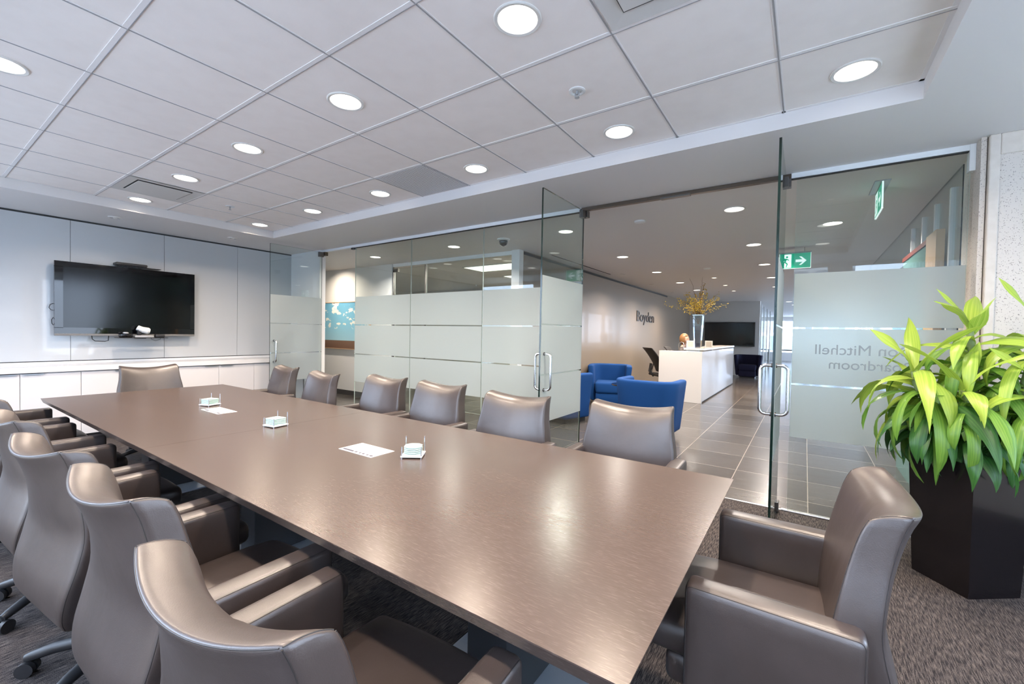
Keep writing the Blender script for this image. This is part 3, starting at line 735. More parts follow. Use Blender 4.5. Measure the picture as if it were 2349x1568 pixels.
def diffuser(label, x0, x1, y0, y1):
    t = thing('air_diffuser', label, 'air vent', ((x0 + x1) / 2, (y0 + y1) / 2, ZC), 0, 'air diffusers')
    hx, hy = (x1 - x0) / 2, (y1 - y0) / 2
    f = MB()
    a = [(-hx, -hy, 0), (hx, -hy, 0), (hx, hy, 0), (-hx, hy, 0)]; e = .075
    b = [(-hx + e, -hy + e, .05), (hx - e, -hy + e, .05), (hx - e, hy - e, .05), (-hx + e, hy - e, .05)]
    a = [(p[0], p[1], -.006) for p in a]; b = [(p[0], p[1], -.001) for p in b]
    for i in range(4):
        f.poly((a[i], a[(i + 1) % 4], b[(i + 1) % 4], b[i]))
    f.build('frame', 'vent_paint', t, smooth=False)
    B(-hx + .075, hx - .075, -hy + .075, hy - .075, -.002, -.001).build('throat', 'vent_dark', t, smooth=False)
    B(-hx + .083, hx - .083, -hy + .083, hy - .092, -.012, -.008).build('centre_plate', 'vent_paint', t, smooth=False)
    return t
diffuser('square air diffuser panel in the tile near the television wall', -5.629 + .012, -5.02 - .012, 1.231 + .012, 1.84 - .012)
diffuser('square air diffuser at the upper edge, nearest the camera', -.752 + .012, -.143 - .012, 1.231 + .012, 1.84 - .012)
t = tag(B(-3.191 + .012, -2.581 - .012, 2.45 + .012, 3.03, ZC - .006, ZC - .001).build('return_grille', 'perforated', smooth=False), 'square perforated grey return air grille beside the soffit edge', 'air vent')
t = tag(B(-3.385, -3.355, 6.0, 8.5, ZS - .002, ZS).build('slot_diffuser', 'gap_dark', smooth=False), 'thin dark slot diffuser in the lobby ceiling', 'air vent')

# ================================================================== CREDENZA
XF = -6.77
for i, (a, b) in enumerate(((-.60, .33), (.33, 1.25), (1.25, 2.17), (2.17, 3.10), (3.10, 3.86))):
    labs = ['white low cabinet at the near end of the credenza', 'white low cabinet at the left edge, below the left half of the television', 'white low cabinet behind the far head chair',
            'white low cabinet just right of the far head chair', 'white low cabinet at the far end beside the open glass door']
    t = thing('low_cabinet', labs[i], 'cabinet', (XW + .012, a, 0), 0, 'credenza cabinets')
    w_ = b - a; dx = XF - (XW + .012)
    B(.0, dx - .02, .001, w_ - .001, .09, .812).build('body', 'cabinet_white', t, smooth=False)
    B(.02, dx - .06, .001, w_ - .001, 0, .09).build('plinth', 'skirting_dark', t, smooth=False)
    for k in range(2):
        y0, y1 = k * w_ / 2 + .002, (k + 1) * w_ / 2 - .002
        d = B(dx - .018, dx, y0, y1, .095, .806, bev=.0015).build('door', 'cabinet_white', t, smooth=False)
        ya, yb = (y1 - .17, y1 - .02) if k == 0 else (y0 + .02, y0 + .17)
        hd = B(dx - .005, dx + .014, ya, yb, .8065, .8095); hd.box(dx + .011, dx + .014, ya, yb, .797, .8095)
        hd.build('handle', 'brushed_steel', d, smooth=False)
t = tag(B(XW + .003, XF + .02, -.62, 3.87, .818, .878, bev=.002).build('countertop', 'counter_white', smooth=False), 'long white countertop on the credenza under the television', 'countertop')

# ================================================================== TELEVISION
TVX = XW + .115
t = thing('television', 'large black flat television on the pale glossy wall', 'television', (XW, 1.77, 1.64))
B(.05, .10, -.675, .675, -.415, .415, bev=.01).build('housing', 'black_plastic', t, smooth=False)
f = MB()
for (a, b, c_, d) in ((-.68, .68, .365, .43), (-.68, .68, -.406, -.335), (-.68, -.61, -.34, .37), (.63, .68, -.34, .37)):
    f.box(.085, .117, a, b, c_, d)
f.build('bezel', 'bezel_gloss', t, smooth=False)
B(.085, .112, -.612, .632, -.338, .368).build('screen', 'screen_glass', t, smooth=False)
B(.085, .121, -.68, .68, -.43, -.406, bev=.003).build('speaker_bar', 'bar_grey', t, smooth=False)
B(0, .06, -.25, .25, -.2, .2).build('wall_mount', 'black_plastic', t, smooth=False)
c = MB()
c.tube([(.06, -.68, -.06), (.06, -.705, -.075), (.06, -.715, -.11), (.06, -.70, -.135), (.06, -.68, -.14)], .004)
c.tube([(.06, -.68, -.22), (.06, -.694, -.25), (.06, -.692, -.29), (.06, -.68, -.31)], .004)
c.tube([(.06, -.36, -.42), (.06, -.355, -.47), (.06, -.33, -.495), (.06, -.24, -.50), (.06, -.21, -.49), (.06, -.205, -.42)], .005)
c.tube([(.06, .20, -.44), (.06, .22, -.475), (.06, .26, -.495), (.06, .31, -.475), (.06, .32, -.44)], .0025)
c.build('cable', 'black_plastic', t)
t = thing('top_shelf', 'thin black bracket shelf clamped on top of the television', 'shelf', (XW + .10, 1.77, 2.071))
k = B(-.08, .06, -.14, .29, .012, .018); k.box(-.03, .03, -.03, .10, -.0, .014)
for y in (-.11, -.05, .02): k.tube([(.02, y, .012), (.05, y + .02, .002), (.02, y + .04, .0125)], .003)
k.build('bracket', 'black_plastic', t, smooth=False)
o = MB().rbox(.07, .155, .017, .012, 2, 6, 1).build('conference_unit', 'black_plastic', loc=(XW + .11, 1.76, 2.107)); tag(o, 'slim dark box unit on the shelf above the television', 'device')
t = thing('lower_shelf', 'thin black bracket shelf below the television holding small devices', 'shelf', (XW + .19, 1.86, 1.185))
k = B(-.06, .09, -.26, .24, 0, .006); k.box(-.13, -.05, -.05, .05, -.01, .0)
k.build('bracket', 'black_plastic', t, smooth=False)
t = thing('conference_phone', 'round black conference phone on the lower shelf', 'phone', (XW + .21, 1.69, 1.191))
MB().lathe([(.001, 0), (.060, 0), (.070, .02), (.07, .04), (.04, .052), (.001, .055)], 24).build('body', 'black_gloss', t)
MB().lathe([(.03, .048), (.028, .062), (.018, .068), (.001, .07)], 20).build('top_ring', 'silver_plastic', t)
t = thing('video_camera', 'white tilted conference camera on the lower shelf', 'camera', (XW + .21, 1.86, 1.191))
B(-.04, .04, -.09, .10, 0, .028, bev=.006).build('base', 'silver_plastic', t)
B(-.02, .02, -.06, -.02, .028, .10, bev=.008).build('yoke', 'black_plastic', t)
k = MB().tube([(-.01, -.055, .125), (.01, -.01, .10)], [.032, .036], n=18); k.tube([(.0, -.012, .10), (.02, .045, .085), (.022, .062, .082)], [.038, .042, .030], n=18)
k.build('head', 'white_plastic', t)
o = MB().rbox(.035, .05, .022, .012, 2, 2, 1).build('power_adapter', 'black_plastic', loc=(XW + .205, 2.03, 1.213)); tag(o, 'small black adapter block at the right of the lower shelf', 'adapter')

# ================================================================== TABLE
TX0, TX1, TY0, TY1, TZ = -5.06, -.232, .700, 2.005, .74
t = thing('boardroom_table', 'long dark wood boardroom table in the middle of the room', 'table', ((TX0 + TX1) / 2, (TY0 + TY1) / 2, 0))
hx, hy = (TX1 - TX0) / 2, (TY1 - TY0) / 2
for s_, a, b in ((0, -hx, -.0012), (1, .0012, hx)):
    k = MB(); e = .012
    k.frustum([(a + (0 if s_ else e), -hy + e, TZ - .034), (b - (e if s_ else 0), -hy + e, TZ - .034), (b - (e if s_ else 0), hy - e, TZ - .034), (a + (0 if s_ else e), hy - e, TZ - .034)],
              [(a, -hy, TZ - .003), (b, -hy, TZ - .003), (b, hy, TZ - .003), (a, hy, TZ - .003)])
    k.box(a, b, -hy, hy, TZ - .003, TZ)
    k.build('tabletop', 'wenge', t, smooth=False)
for x in (-1.75, .0, 1.75):
    k = MB().box(x - .085, x + .085, -.17, .17, .012, TZ - .075, bev=.004)
    k.build('leg', 'table_leg_black', t, smooth=False)
    B(x - .30, x + .30, -.34, .34, 0, .012, bev=.002).build('base_plate', 'floor_plate', t, smooth=False)
k = MB()
k.box(-hx + .30, hx - .30, -.20, -.16, TZ - .075, TZ - .034); k.box(-hx + .30, hx - .30, .16, .20, TZ - .075, TZ - .034)
for x in (-2.0, -1.0, 0, 1.0, 2.0): k.box(x - .03, x + .03, -.45, .45, TZ - .07, TZ - .034)
k.build('underframe', 'table_leg_black', t, smooth=False)

# --- things on the table
def coaster_set(loc, rz, where, n, twist):
    t = thing('coaster_holder', f'chrome rod coaster holder on the table, {where}', 'coaster holder', loc, rz, 'coaster holders')
    B(-.05, .05, -.05, .05, .006, .012, bev=.001).build('base', 'white_plastic', t, smooth=False)
    for sx_ in (-1, 1):
        for sy_ in (-1, 1):
            if sy_ < 0 or abs(twist) < .1 or True:
                MB().tube([(sx_ * .045, sy_ * .045, 0), (sx_ * .045, sy_ * .045, .085 if sy_ > 0 else .055)], .0028, n=8).build('rod', 'chrome', t)
    names = ['bottom', 'second', 'third', 'fourth', 'top']
    for i in range(n):
        nm = names[i] if i < n - 1 else 'top'
        e = .036
        pts = [(-.055, -.055 + .03), (-.055 + .03, -.055), (.055 - .03, -.055), (.055, -.055 + .03), (.055, .055 - .03), (.055 - .03, .055), (-.055 + .03, .055), (-.055, .055 - .03)]
        pts = [(x * .74, y * .74) for x, y in pts]
        if twist > .1: pts = [(-.040, -.040), (.040, -.040), (.040, .040), (-.040, .040)]
        c = MB().prism(pts, 0, .006, bev=.001).build('glass_coaster', 'coaster_glass', smooth=False, loc=(loc[0], loc[1], loc[2] + .0125 + i * .0082))
        c.rotation_euler = (0, 0, rz + random.uniform(-.05, .05))
        tag(c, f'pale green glass coaster, {nm} of the stack {where}', 'coaster', 'glass coasters')
coaster_set((-1.53, 1.42, TZ), .62, 'nearest the camera', 5, 0)
coaster_set((-2.66, 1.345, TZ), .15, 'in the middle of the table', 5, .2)
coaster_set((-3.75, 1.40, TZ), .3, 'farthest from the camera', 5, .2)
def card(x0, x1, y0, y1, lab):
    t = thing('instruction_card', lab, 'card', (x0, y0, TZ), 0, 'cards on the table')
    B(0, x1 - x0, 0, y1 - y0, 0, .0015).build('sheet', 'paper', t, smooth=False)
    k = MB(); hh = y1 - y0
    k.box(.016, .034, .012, hh - .012, .0015, .0019, 'ink')
    k.build('dark_band', 'ink', t, smooth=False)
# bands run along the long edge towards the near side
def card2(x0, x1, y0, y1, lab):
    t = thing('instruction_card', lab, 'card', (x0, y0, TZ), 0, 'cards on the table')
    B(0, x1 - x0, 0, y1 - y0, 0, .0015).build('sheet', 'paper', t, smooth=False)
    k = MB(); wd = x1 - x0
    k.box(.012, wd - .010, .010, .026, .0015, .0019, 'ink')
    for i in range(5): k.box(.10 + i * .028, .108 + i * .028 + .004 * (i % 2), .012, .024, .0019, .0021, 'paper')
    k.build('dark_band', 'ink', t, smooth=False)
card2(-1.915, -1.662, 1.278, 1.418, 'white printed card on the table beside the nearest coaster stack')
card2(-3.60, -3.32, 1.285, 1.410, 'white printed card on the table beside the farthest coaster stack')

# ================================================================== LEATHER CHAIRS
def lerp(tab, t):
    """smooth curve through a table of (position, value)"""
    n = len(tab); t = max(tab[0][0], min(tab[-1][0], t))
    for i in range(n - 1):
        if t <= tab[i + 1][0]:
            x0, y0 = tab[i]; x1, y1 = tab[i + 1]; h = x1 - x0; k = (t - x0) / h
            def sl(j): return (tab[min(n - 1, j + 1)][1] - tab[max(0, j - 1)][1]) / (tab[min(n - 1, j + 1)][0] - tab[max(0, j - 1)][0])
            m0, m1 = sl(i) * h, sl(i + 1) * h
            return (2 * k**3 - 3 * k * k + 1) * y0 + (k**3 - 2 * k * k + k) * m0 + (-2 * k**3 + 3 * k * k) * y1 + (k**3 - k * k) * m1
REAR = [(.30, -.150), (.36, -.180), (.44, -.184), (.54, -.165), (.62, -.154), (.70, -.163), (.78, -.180), (.86, -.205), (.91, -.230)]
FRNT = [(.30, -.06), (.46, -.03), (.62, -.050), (.72, -.076), (.82, -.108), (.91, -.142)]
WID = [(.30, .215), (.38, .243), (.50, .268), (.66, .270), (.78, .250), (.92, .240)]
BZ0, BZ1 = .315, .905
def back_fn(x, y, z):
    # param box: x in +-.25, y in +-.05, z in +-.3
    v = (z + .3) / .6; zz = BZ0 + v * (BZ1 - BZ0)
    u = x / .25; w = (y + .05) / .10
    yr, yf = lerp(REAR, zz), lerp(FRNT, zz)
    Y = yr + (yf - yr) * w + .045 * v * u * u
    if w > .6: Y -= .004 * math.exp(-((x + .012) / .010) ** 2) * v + .003 * math.exp(-((x - .03) / .012) ** 2) * v
    X = u * lerp(WID, zz)
    if v > .86 and w > 0: zz -= .028 * ((v - .86) / .14) ** 2 * w ** 2.6
    return (X, Y, zz - .008 * v * v + .034 * u * u * v * v)
def make_chair(label):
    t = thing('boardroom_chair', label, 'chair')
    # backrest
    b = MB().rbox(.25, .05, .30, .014, 18, 6, 24, back_fn).build('backrest', 'leather', t, angle=70)
    k = MB(); PX_, PY_, PZ_ = .2459, .0459, .2959        # seam line on the rounded edges
    for sx_ in (-1, 1):
        for sy_ in (-1, 1):
            k.tube([back_fn(sx_ * PX_, sy_ * PY_, -.286 + .579 * i / 30) for i in range(31)], .0012, n=6)
        k.tube([back_fn(sx_ * PX_, -.043 + .086 * i / 10, PZ_) for i in range(11)], .0012, n=6)
    k.tube([back_fn(-.243 + .486 * i / 26, -PY_, PZ_) for i in range(27)], .0012, n=6)
    k.build('piping', 'stitching', b)
    # arms
    for sx_ in (-1, 1):
        def fn(x, y, z, s=sx_):
            yy = y + .100
            return (s * .292 + x * (1.0 + .0 * z), yy, z + .482 - .010 * (yy < 0) * 0)
        a = MB().rbox(.040, .198, .172, .020, 2, 10, 8, fn).build('armrest', 'leather', t, angle=70)
        k = MB(); q = .0341
        for xx in (-q, q):
            ye, ze, rc = .1921, .1661, .0141
            pts = [(xx, ye, -.15)] + [(xx, ye, -.15 + .3 * j / 4) for j in range(1, 5)] + [(xx, ye - rc + rc * math.cos(j * PI / 8), ze - rc + rc * math.sin(j * PI / 8)) for j in range(0, 5)]
            pts += [(xx, .17 - .34 * j / 10, ze) for j in range(11)] + [(xx, -ye + rc - rc * math.sin(j * PI / 8), ze - rc + rc * math.cos(j * PI / 8)) for j in range(0, 5)] + [(xx, -ye, .14 - .29 * j / 4) for j in range(5)]
            k.tube([fn(*p) for p in pts], .0012, n=6)
        k.build('piping', 'stitching', a)
    # seat cushion and pan
    def sfn(x, y, z):
        zz = z + .432
        if z > 0: zz += .016 * (1 - (x / .25) ** 2) - .012 * max(0, (y - .12) / .13)
        return (x, y + .175, zz)
    MB().rbox(.250, .255, .052, .034, 10, 10, 2, sfn).build('seat', 'leather', t, angle=70)
    MB().rbox(.240, .225, .05, .03, 6, 6, 2, lambda x, y, z: (x, y + .145, z + .338)).build('seat_pan', 'leather', t, angle=70)
    # pedestal
    MB().lathe([(.03, .085), (.03, .20), (.022, .205), (.022, .30)], 18, c=(0, .07, 0)).build('gas_column', 'black_plastic', t)
    MB().lathe([(.001, .065), (.055, .07), (.058, .10), (.042, .125), (.001, .125)], 20, c=(0, .07, 0)).build('hub', 'black_plastic', t)
    for i in range(5):
        a = -PI / 2 + .5 + i * 2 * PI / 5; ca, sa = math.cos(a), math.sin(a)
        def P(r, z): return (r * ca, .07 + r * sa, z)
        l = MB().tube([P(.03, .10), P(.12, .102), P(.22, .090), P(.285, .072), P(.305, .066)], [.027, .025, .021, .018, .014], n=10).build('base_leg', 'black_plastic', t)
        k = MB()
        tx, ty = -sa, ca
        for sg in (-1, 1):
            cx_, cy_ = .30 * ca + sg * .014 * tx, .07 + .30 * sa + sg * .014 * ty
            k.tube([(cx_ - .009 * tx, cy_ - .009 * ty, .028), (cx_ + .009 * tx, cy_ + .009 * ty, .028)], .028, n=16)
        k.tube([P(.297, .05), P(.300, .07)], .010, n=8)
        k.build('caster', 'black_plastic', l)
    return t
chair0 = make_chair('x')
first = [True]
def place_chair(x, y, rz, label):
    if first[0]:
        first[0] = False; chair0.location = (x, y, 0); chair0.rotation_euler = (0, 0, rz); chair0['label'] = label; chair0['group'] = 'leather boardroom chairs'
        return chair0
    return dup(chair0, (x, y, 0), rz, label, 'leather boardroom chairs')
near = [(-.79, .450, .05), (-1.535, .490, .03), (-2.22, .465, .10), (-2.98, .465, .05), (-3.90, .465, .05), (-4.80, .47, .0)]
far = [(-4.73, 2.36, PI - .12), (-3.835, 2.25, PI - .12), (-3.125, 2.43, PI - .02), (-2.42, 2.40, PI - .02), (-1.60, 2.28, PI + .02), (-.85, 2.40, PI + .03)]
for i, (x, y, r) in enumerate(near):
    place_chair(x, y, r, f'brown leather boardroom chair on the near side of the table, {ORD[i]} from the camera')
for i, (x, y, r) in enumerate(far):
    k = 5 - i
    place_chair(x, y, r, f'brown leather boardroom chair on the glass wall side of the table, {ORD[k]} from the camera')
place_chair(.040, 1.57, PI / 2, 'brown leather boardroom chair at the right head of the table beside the planter')
place_chair(-5.60, 1.58, -PI / 2, 'brown leather boardroom chair at the far head of the table before the credenza')

# ================================================================== PLANTER AND PLANT
PX, PY, PH = .757, 3.365, .70
t = thing('potted_plant', 'leafy green corn plant in a tall black square planter beside the concrete pier', 'plant', (PX, PY, 0))
def sq(r, z, n=4, a0=-1.69): return [(r * math.cos(a0 + i * PI / 2), r * math.sin(a0 + i * PI / 2), z) for i in range(n)]
k = MB()
rings = [sq(.208, 0), sq(.240, PH), sq(.222, PH), sq(.216, PH - .05)]
bm = bmesh.new(); rv = [[bm.verts.new(p) for p in r] for r in rings]
for a, b in zip(rv, rv[1:]):
    for i in range(4): bm.faces.new((a[i], a[(i + 1) % 4], b[(i + 1) % 4], b[i]))
bm.faces.new(rv[0]); bm.faces.new(rv[-1]); k.add(bm)
k.build('planter', 'pot_gloss', t, smooth=False)
so = MB().prism([(p[0], p[1]) for p in sq(.215, 0)], PH - .06, PH - .035); so.build('soil', 'soil', t, smooth=False)
def leaf(bm, uvl, base, az, elev, length, width, droop, twist=0.0, mi=0):
    n = 11; p = Vector(base); d = Vector((math.cos(az) * math.cos(elev), math.sin(az) * math.cos(elev), math.sin(elev)))
    side = Vector((-math.sin(az), math.cos(az), 0)); rows_ = []
    step = length / n
    for i in range(n + 1):
        s_ = i / n
        w = width * min(1, .40 + 2.0 * s_) * (1 if s_ < .42 else max(0.02, 1 - ((s_ - .42) / .58) ** 1.9))
        nrm = side.cross(d).normalized()
        sd = (side * math.cos(twist * s_) + nrm * math.sin(twist * s_)).normalized()
        nn = sd.cross(d).normalized()
        wav = .20 * w * math.sin(s_ * 7 + az * 5)
        r = []
        for u in (-1, -.5, 0, .5, 1):
            r.append((p + sd * (u * w / 2) + nn * (-(.16 * w) * (1 - abs(u)) * -1 * -1 + wav * u), (u * .5 + .5, s_)))
        rows_.append(r)
        ang = droop * step * (1.2 - .4 * s_) / length
        cr = side
        d = (Matrix.Rotation(ang, 3, cr) @ d).normalized()
        p = p + d * step
    V_ = [[bm.verts.new(q[0]) for q in r] for r in rows_]
    for i in range(n):
        for j in range(4):
            f = bm.faces.new((V_[i][j], V_[i][j + 1], V_[i + 1][j + 1], V_[i + 1][j])); f.material_index = mi; f.smooth = True
            for lp, (ii, jj) in zip(f.loops, ((i, j), (i, j + 1), (i + 1, j + 1), (i + 1, j))): lp[uvl].uv = rows_[ii][jj][1]
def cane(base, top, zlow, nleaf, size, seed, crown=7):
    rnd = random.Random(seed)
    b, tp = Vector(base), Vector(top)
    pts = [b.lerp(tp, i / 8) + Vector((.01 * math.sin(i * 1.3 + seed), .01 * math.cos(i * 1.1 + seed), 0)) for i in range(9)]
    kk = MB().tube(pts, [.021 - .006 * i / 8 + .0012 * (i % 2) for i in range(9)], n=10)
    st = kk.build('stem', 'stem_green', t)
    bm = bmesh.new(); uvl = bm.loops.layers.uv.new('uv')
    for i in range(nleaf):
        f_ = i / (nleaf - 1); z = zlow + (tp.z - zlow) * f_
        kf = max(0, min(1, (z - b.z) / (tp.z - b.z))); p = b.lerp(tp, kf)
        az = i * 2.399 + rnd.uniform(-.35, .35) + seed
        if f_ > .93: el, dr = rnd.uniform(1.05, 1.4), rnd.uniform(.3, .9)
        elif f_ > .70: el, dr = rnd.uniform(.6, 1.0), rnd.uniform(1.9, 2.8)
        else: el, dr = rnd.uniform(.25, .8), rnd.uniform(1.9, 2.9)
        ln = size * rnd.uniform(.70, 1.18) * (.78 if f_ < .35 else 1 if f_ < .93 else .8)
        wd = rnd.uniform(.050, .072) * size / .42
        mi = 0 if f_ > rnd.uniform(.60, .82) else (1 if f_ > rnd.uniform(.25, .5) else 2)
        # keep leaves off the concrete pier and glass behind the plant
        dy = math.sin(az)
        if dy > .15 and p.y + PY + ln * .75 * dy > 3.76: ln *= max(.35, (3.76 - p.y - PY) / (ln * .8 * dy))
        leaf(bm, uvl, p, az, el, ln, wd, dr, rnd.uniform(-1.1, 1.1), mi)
    me = bpy.data.meshes.new('foliage'); bm.to_mesh(me); bm.free()
    for n_ in ('leaf_lime', 'leaf_mid', 'leaf_dark'): me.materials.append(MATS[n_])
    fo = bpy.data.objects.new('foliage', me); COL.objects.link(fo); fo.parent = st
ZSOIL = PH - .04
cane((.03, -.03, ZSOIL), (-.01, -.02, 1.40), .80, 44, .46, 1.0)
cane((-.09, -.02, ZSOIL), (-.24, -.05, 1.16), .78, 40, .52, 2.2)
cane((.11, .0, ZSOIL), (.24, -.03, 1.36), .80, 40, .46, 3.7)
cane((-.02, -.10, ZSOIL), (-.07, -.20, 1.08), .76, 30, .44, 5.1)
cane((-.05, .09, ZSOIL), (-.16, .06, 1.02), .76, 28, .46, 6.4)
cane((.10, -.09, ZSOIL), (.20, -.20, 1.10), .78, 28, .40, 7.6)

# ================================================================== LOBBY THINGS
# painting
t = thing('painting', 'unframed landscape painting of clouds over a brown plain on the white corridor wall', 'painting', (0, 0, 0))
B(-8.60, -7.02, 5.325, 5.352, .955, 1.90).build('canvas', 'canvas_sky', t, smooth=False)
f = MB()
for a in ((-8.615, -7.005, 1.90, 1.912), (-8.615, -7.005, .943, .955), (-8.615, -8.60, .955, 1.90), (-7.02, -7.005, .955, 1.90)):
    f.box(a[0], a[1], 5.318, 5.354, a[2], a[3])
f.build('frame', 'oak', t, smooth=False)

def tub_chair(name, label, loc, rz, fab, group=None):
    t = thing(name, label, 'armchair', loc, rz, group)
    Lh = 1.05
    def fn(x, y, z):
        # bend the slab's length (x) into a U open towards +y; y = thickness, z = height
        v = (z + .33) / .66; zz = .08 + v * .68
        fl = 1 + .20 * v
        hw, hd, r = .30, .30, .16
        s_ = x
        segs = hw - r; arc = r * PI / 2
        sg = 1 if s_ >= 0 else -1; a = abs(s_)
        if a <= segs: px, py, nx_, ny_ = a, -hd, 0, -1
        elif a <= segs + arc:
            th = (a - segs) / r; px, py = segs + r * math.sin(th), -hd + r - r * math.cos(th); nx_, ny_ = math.sin(th), -math.cos(th)
        else: px, py, nx_, ny_ = hw, -hd + r + (a - segs - arc), 1, 0
        px = (px + nx_ * (-y)) * fl; py = (py + ny_ * (-y)) * (fl if py < 0 else 1 + .10 * v)
        drop = .0
        return (sg * px, py, zz - drop)
    MB().rbox(.72, .045, .33, .035, 30, 1, 8, fn).build('shell', fab, t, angle=70)
    MB().rbox(.255, .28, .10, .05, 6, 6, 2, lambda x, y, z: (x * (1.02 + .5 * z), y + .06, z + .335 + (.012 if z > 0 else 0))).build('seat_cushion', fab, t, angle=70)
    MB().rbox(.25, .27, .10, .03, 4, 4, 2, lambda x, y, z: (x, y + .045, z + .155)).build('seat_base', fab, t, angle=70)
    B(-.22, .22, -.2, .24, 0, .06).build('plinth', 'black_plastic', t, smooth=False)
    return t
g_ = 'blue tub armchairs'
tub_chair('tub_armchair', 'bright blue tub armchair with its back to the doorway, before the reception desk', (-1.70, 5.84, 0), -.03, 'blue_fabric', g_)
tub_chair('tub_armchair', 'blue tub armchair against the cream wall, facing the doorway', (-3.10, 7.9, 0), -PI + .35, 'blue_fabric', g_)
tub_chair('tub_armchair', 'blue tub armchair behind the frosted open door leaf, mostly hidden', (-3.08, 5.98, 0), -.3, 'blue_fabric', g_)
tub_chair('tub_armchair', 'dark navy tub armchair under the far lobby screen', (-1.55, 16.2, 0), PI, 'navy_fabric')
t = thing('side_table', 'small black round table between the blue armchairs', 'table', (-2.42, 7.0, 0))
MB().lathe([(.001, .50), (.27, .50), (.275, .51), (.27, .52), (.001, .52)], 32).build('table_top', 'black_gloss', t)
MB().tube([(0, 0, .02), (0, 0, .50)], .022, n=14).build('column', 'chrome', t)
MB().lathe([(.001, 0), (.19, 0), (.18, .012), (.03, .022), (.001, .022)], 28).build('foot', 'chrome', t)

# reception desk
t = thing('reception_desk', 'long white glossy reception desk in the lobby', 'desk', (-2.10, 9.2, 0))
B(-.42, .42, -.05, .05, .0, 1.035, bev=.004).build('end_panel', 'lobby_white_gloss', t, smooth=False)
B(.36, .42, .05, 4.45, .03, 1.035).build('front_panel', 'lobby_white_gloss', t, smooth=False)
B(.05, .435, .02, 4.45, 1.06, 1.10, bev=.003).build('transaction_top', 'lobby_white_gloss', t, smooth=False)
k = MB()
for y in (.05, 1.5, 3, 4.4): k.box(.10, .34, y, y + .04, 1.0, 1.06)
k.build('top_support', 'brushed_steel', t, smooth=False)
B(-.18, .36, .05, 4.45, .71, .745).build('worktop', 'lobby_white_gloss', t, smooth=False)
B(-.42, .36, 4.45, 4.49, .0, 1.0).build('far_panel', 'lobby_white_gloss', t, smooth=False)
B(-.36, .37, .03, 4.43, 0, .03).build('plinth', 'skirting_dark', t, smooth=False)
t = thing('desk_lamp', 'thin looped metal task lamp on the reception worktop', 'lamp', (-2.22, 9.55, .7455))
MB().tube([(0, 0, .0), (0, 0, .42), (.01, 0, .45), (.05, 0, .47), (.09, 0, .45), (.10, 0, .42), (.10, 0, .36)], .008, n=8).build('arm', 'brushed_steel', t)
MB().lathe([(.001, 0), (.06, 0), (.06, .012), (.001, .014)], 18).build('base', 'brushed_steel', t)
for x, y, lab in ((-1.97, 9.45, 'white photo frame on the reception desk left of the vase'), (-1.72, 10.05, 'white photo frame on the reception desk right of the vase')):
    t = thing('photo_frame', lab, 'photo frame', (x, y, 1.10), .2, 'desk photo frames')
    k = B(-.075, .075, -.008, .008, 0, .15); k.build('frame', 'white_plastic', t, smooth=False)
    B(-.055, .055, -.0095, -.0075, .02, .13).build('picture', 'beige_wall', t, smooth=False)
    k = MB().tube([(0, .006, .10), (0, .06, .003)], .005, n=6); k.build('stand', 'white_plastic', t)
# vase and branches
t = thing('flower_vase', 'tall square crystal vase with dark core on the reception desk', 'vase', (-1.86, 9.62, 1.10))
def sqz(h, z): return [(-h, -h, z), (h, -h, z), (h, h, z), (-h, h, z)]
MB().frustum(sqz(.062, 0), sqz(.095, .69)).build('glass_body', 'vase_glass', t, smooth=False)
MB().frustum(sqz(.044, .012), sqz(.058, .46)).build('core', 'ink', t, smooth=False)
k = MB(); k.frustum(sqz(.097, .672), sqz(.098, .694)); k.build('rim', 'chrome', t, smooth=False)
t = thing('flower_branches', 'spray of yellow flowering branches standing in the tall vase', 'flowers', (-1.86, 9.62, 1.70))
rnd = random.Random(11); bl = MB(); bmf = bmesh.new()
br_ = MB()
for i in range(32):
    az = rnd.uniform(0, 2 * PI); out = rnd.uniform(.12, .72); up = rnd.uniform(.22, .52) if i > 3 else rnd.uniform(.62, .80)
    if i <= 3: out *= .45
    p0 = Vector((0, 0, -.1)); p2 = Vector((out * math.cos(az) * 1.0, out * math.sin(az) * .7, .08 + up)); p1 = Vector((p2.x * .25, p2.y * .25, .08 + up * .55))
    pts = [(p0 * (1 - s_) ** 2 + p1 * 2 * s_ * (1 - s_) + p2 * s_ * s_) + Vector((rnd.uniform(-.012, .012), rnd.uniform(-.012, .012), 0)) for s_ in [j / 9 for j in range(10)]]
    br_.tube(pts, [.006 - .0045 * j / 9 for j in range(10)], n=5)
    if i > 2:
        for j in range(34):
            s_ = rnd.uniform(.35, 1); k_ = s_ * 9; a = int(min(8, k_)); q = pts[a].lerp(pts[a + 1], k_ - a) + Vector((rnd.gauss(0, .022), rnd.gauss(0, .022), rnd.gauss(0, .022)))
            bmesh.ops.create_icosphere(bmf, subdivisions=1, radius=rnd.uniform(.006, .0115), matrix=Matrix.Translation(q))
br_.build('branches', 'branch', t)
me = bpy.data.meshes.new('blossoms'); bmf.to_mesh(me); bmf.free(); me.materials.append(MATS['blossom'])
bo = bpy.data.objects.new('blossoms', me); COL.objects.link(bo); bo.parent = t
# sign
sg = text_mesh('wall_lettering', 'Boyden', 'letter_metal', 1.50, .014, None, height=.39)
sg.rotation_euler = (PI / 2, 0, PI / 2); sg.location = (-3.561, 10.83, 1.705)
tag(sg, 'dark raised lettering reading Boyden on the cream feature wall', 'sign')
# far screen
t = thing('wall_screen', 'wide black screen on the grey wall at the end of the lobby', 'television', (-2.23, 16.9, 1.445))
B(-.80, .80, -.07, -.0, -.42, .42, bev=.006).build('housing', 'black_plastic', t, smooth=False)
B(-.77, .77, -.073, -.069, -.39, .39).build('screen', 'screen_glass', t, smooth=False)
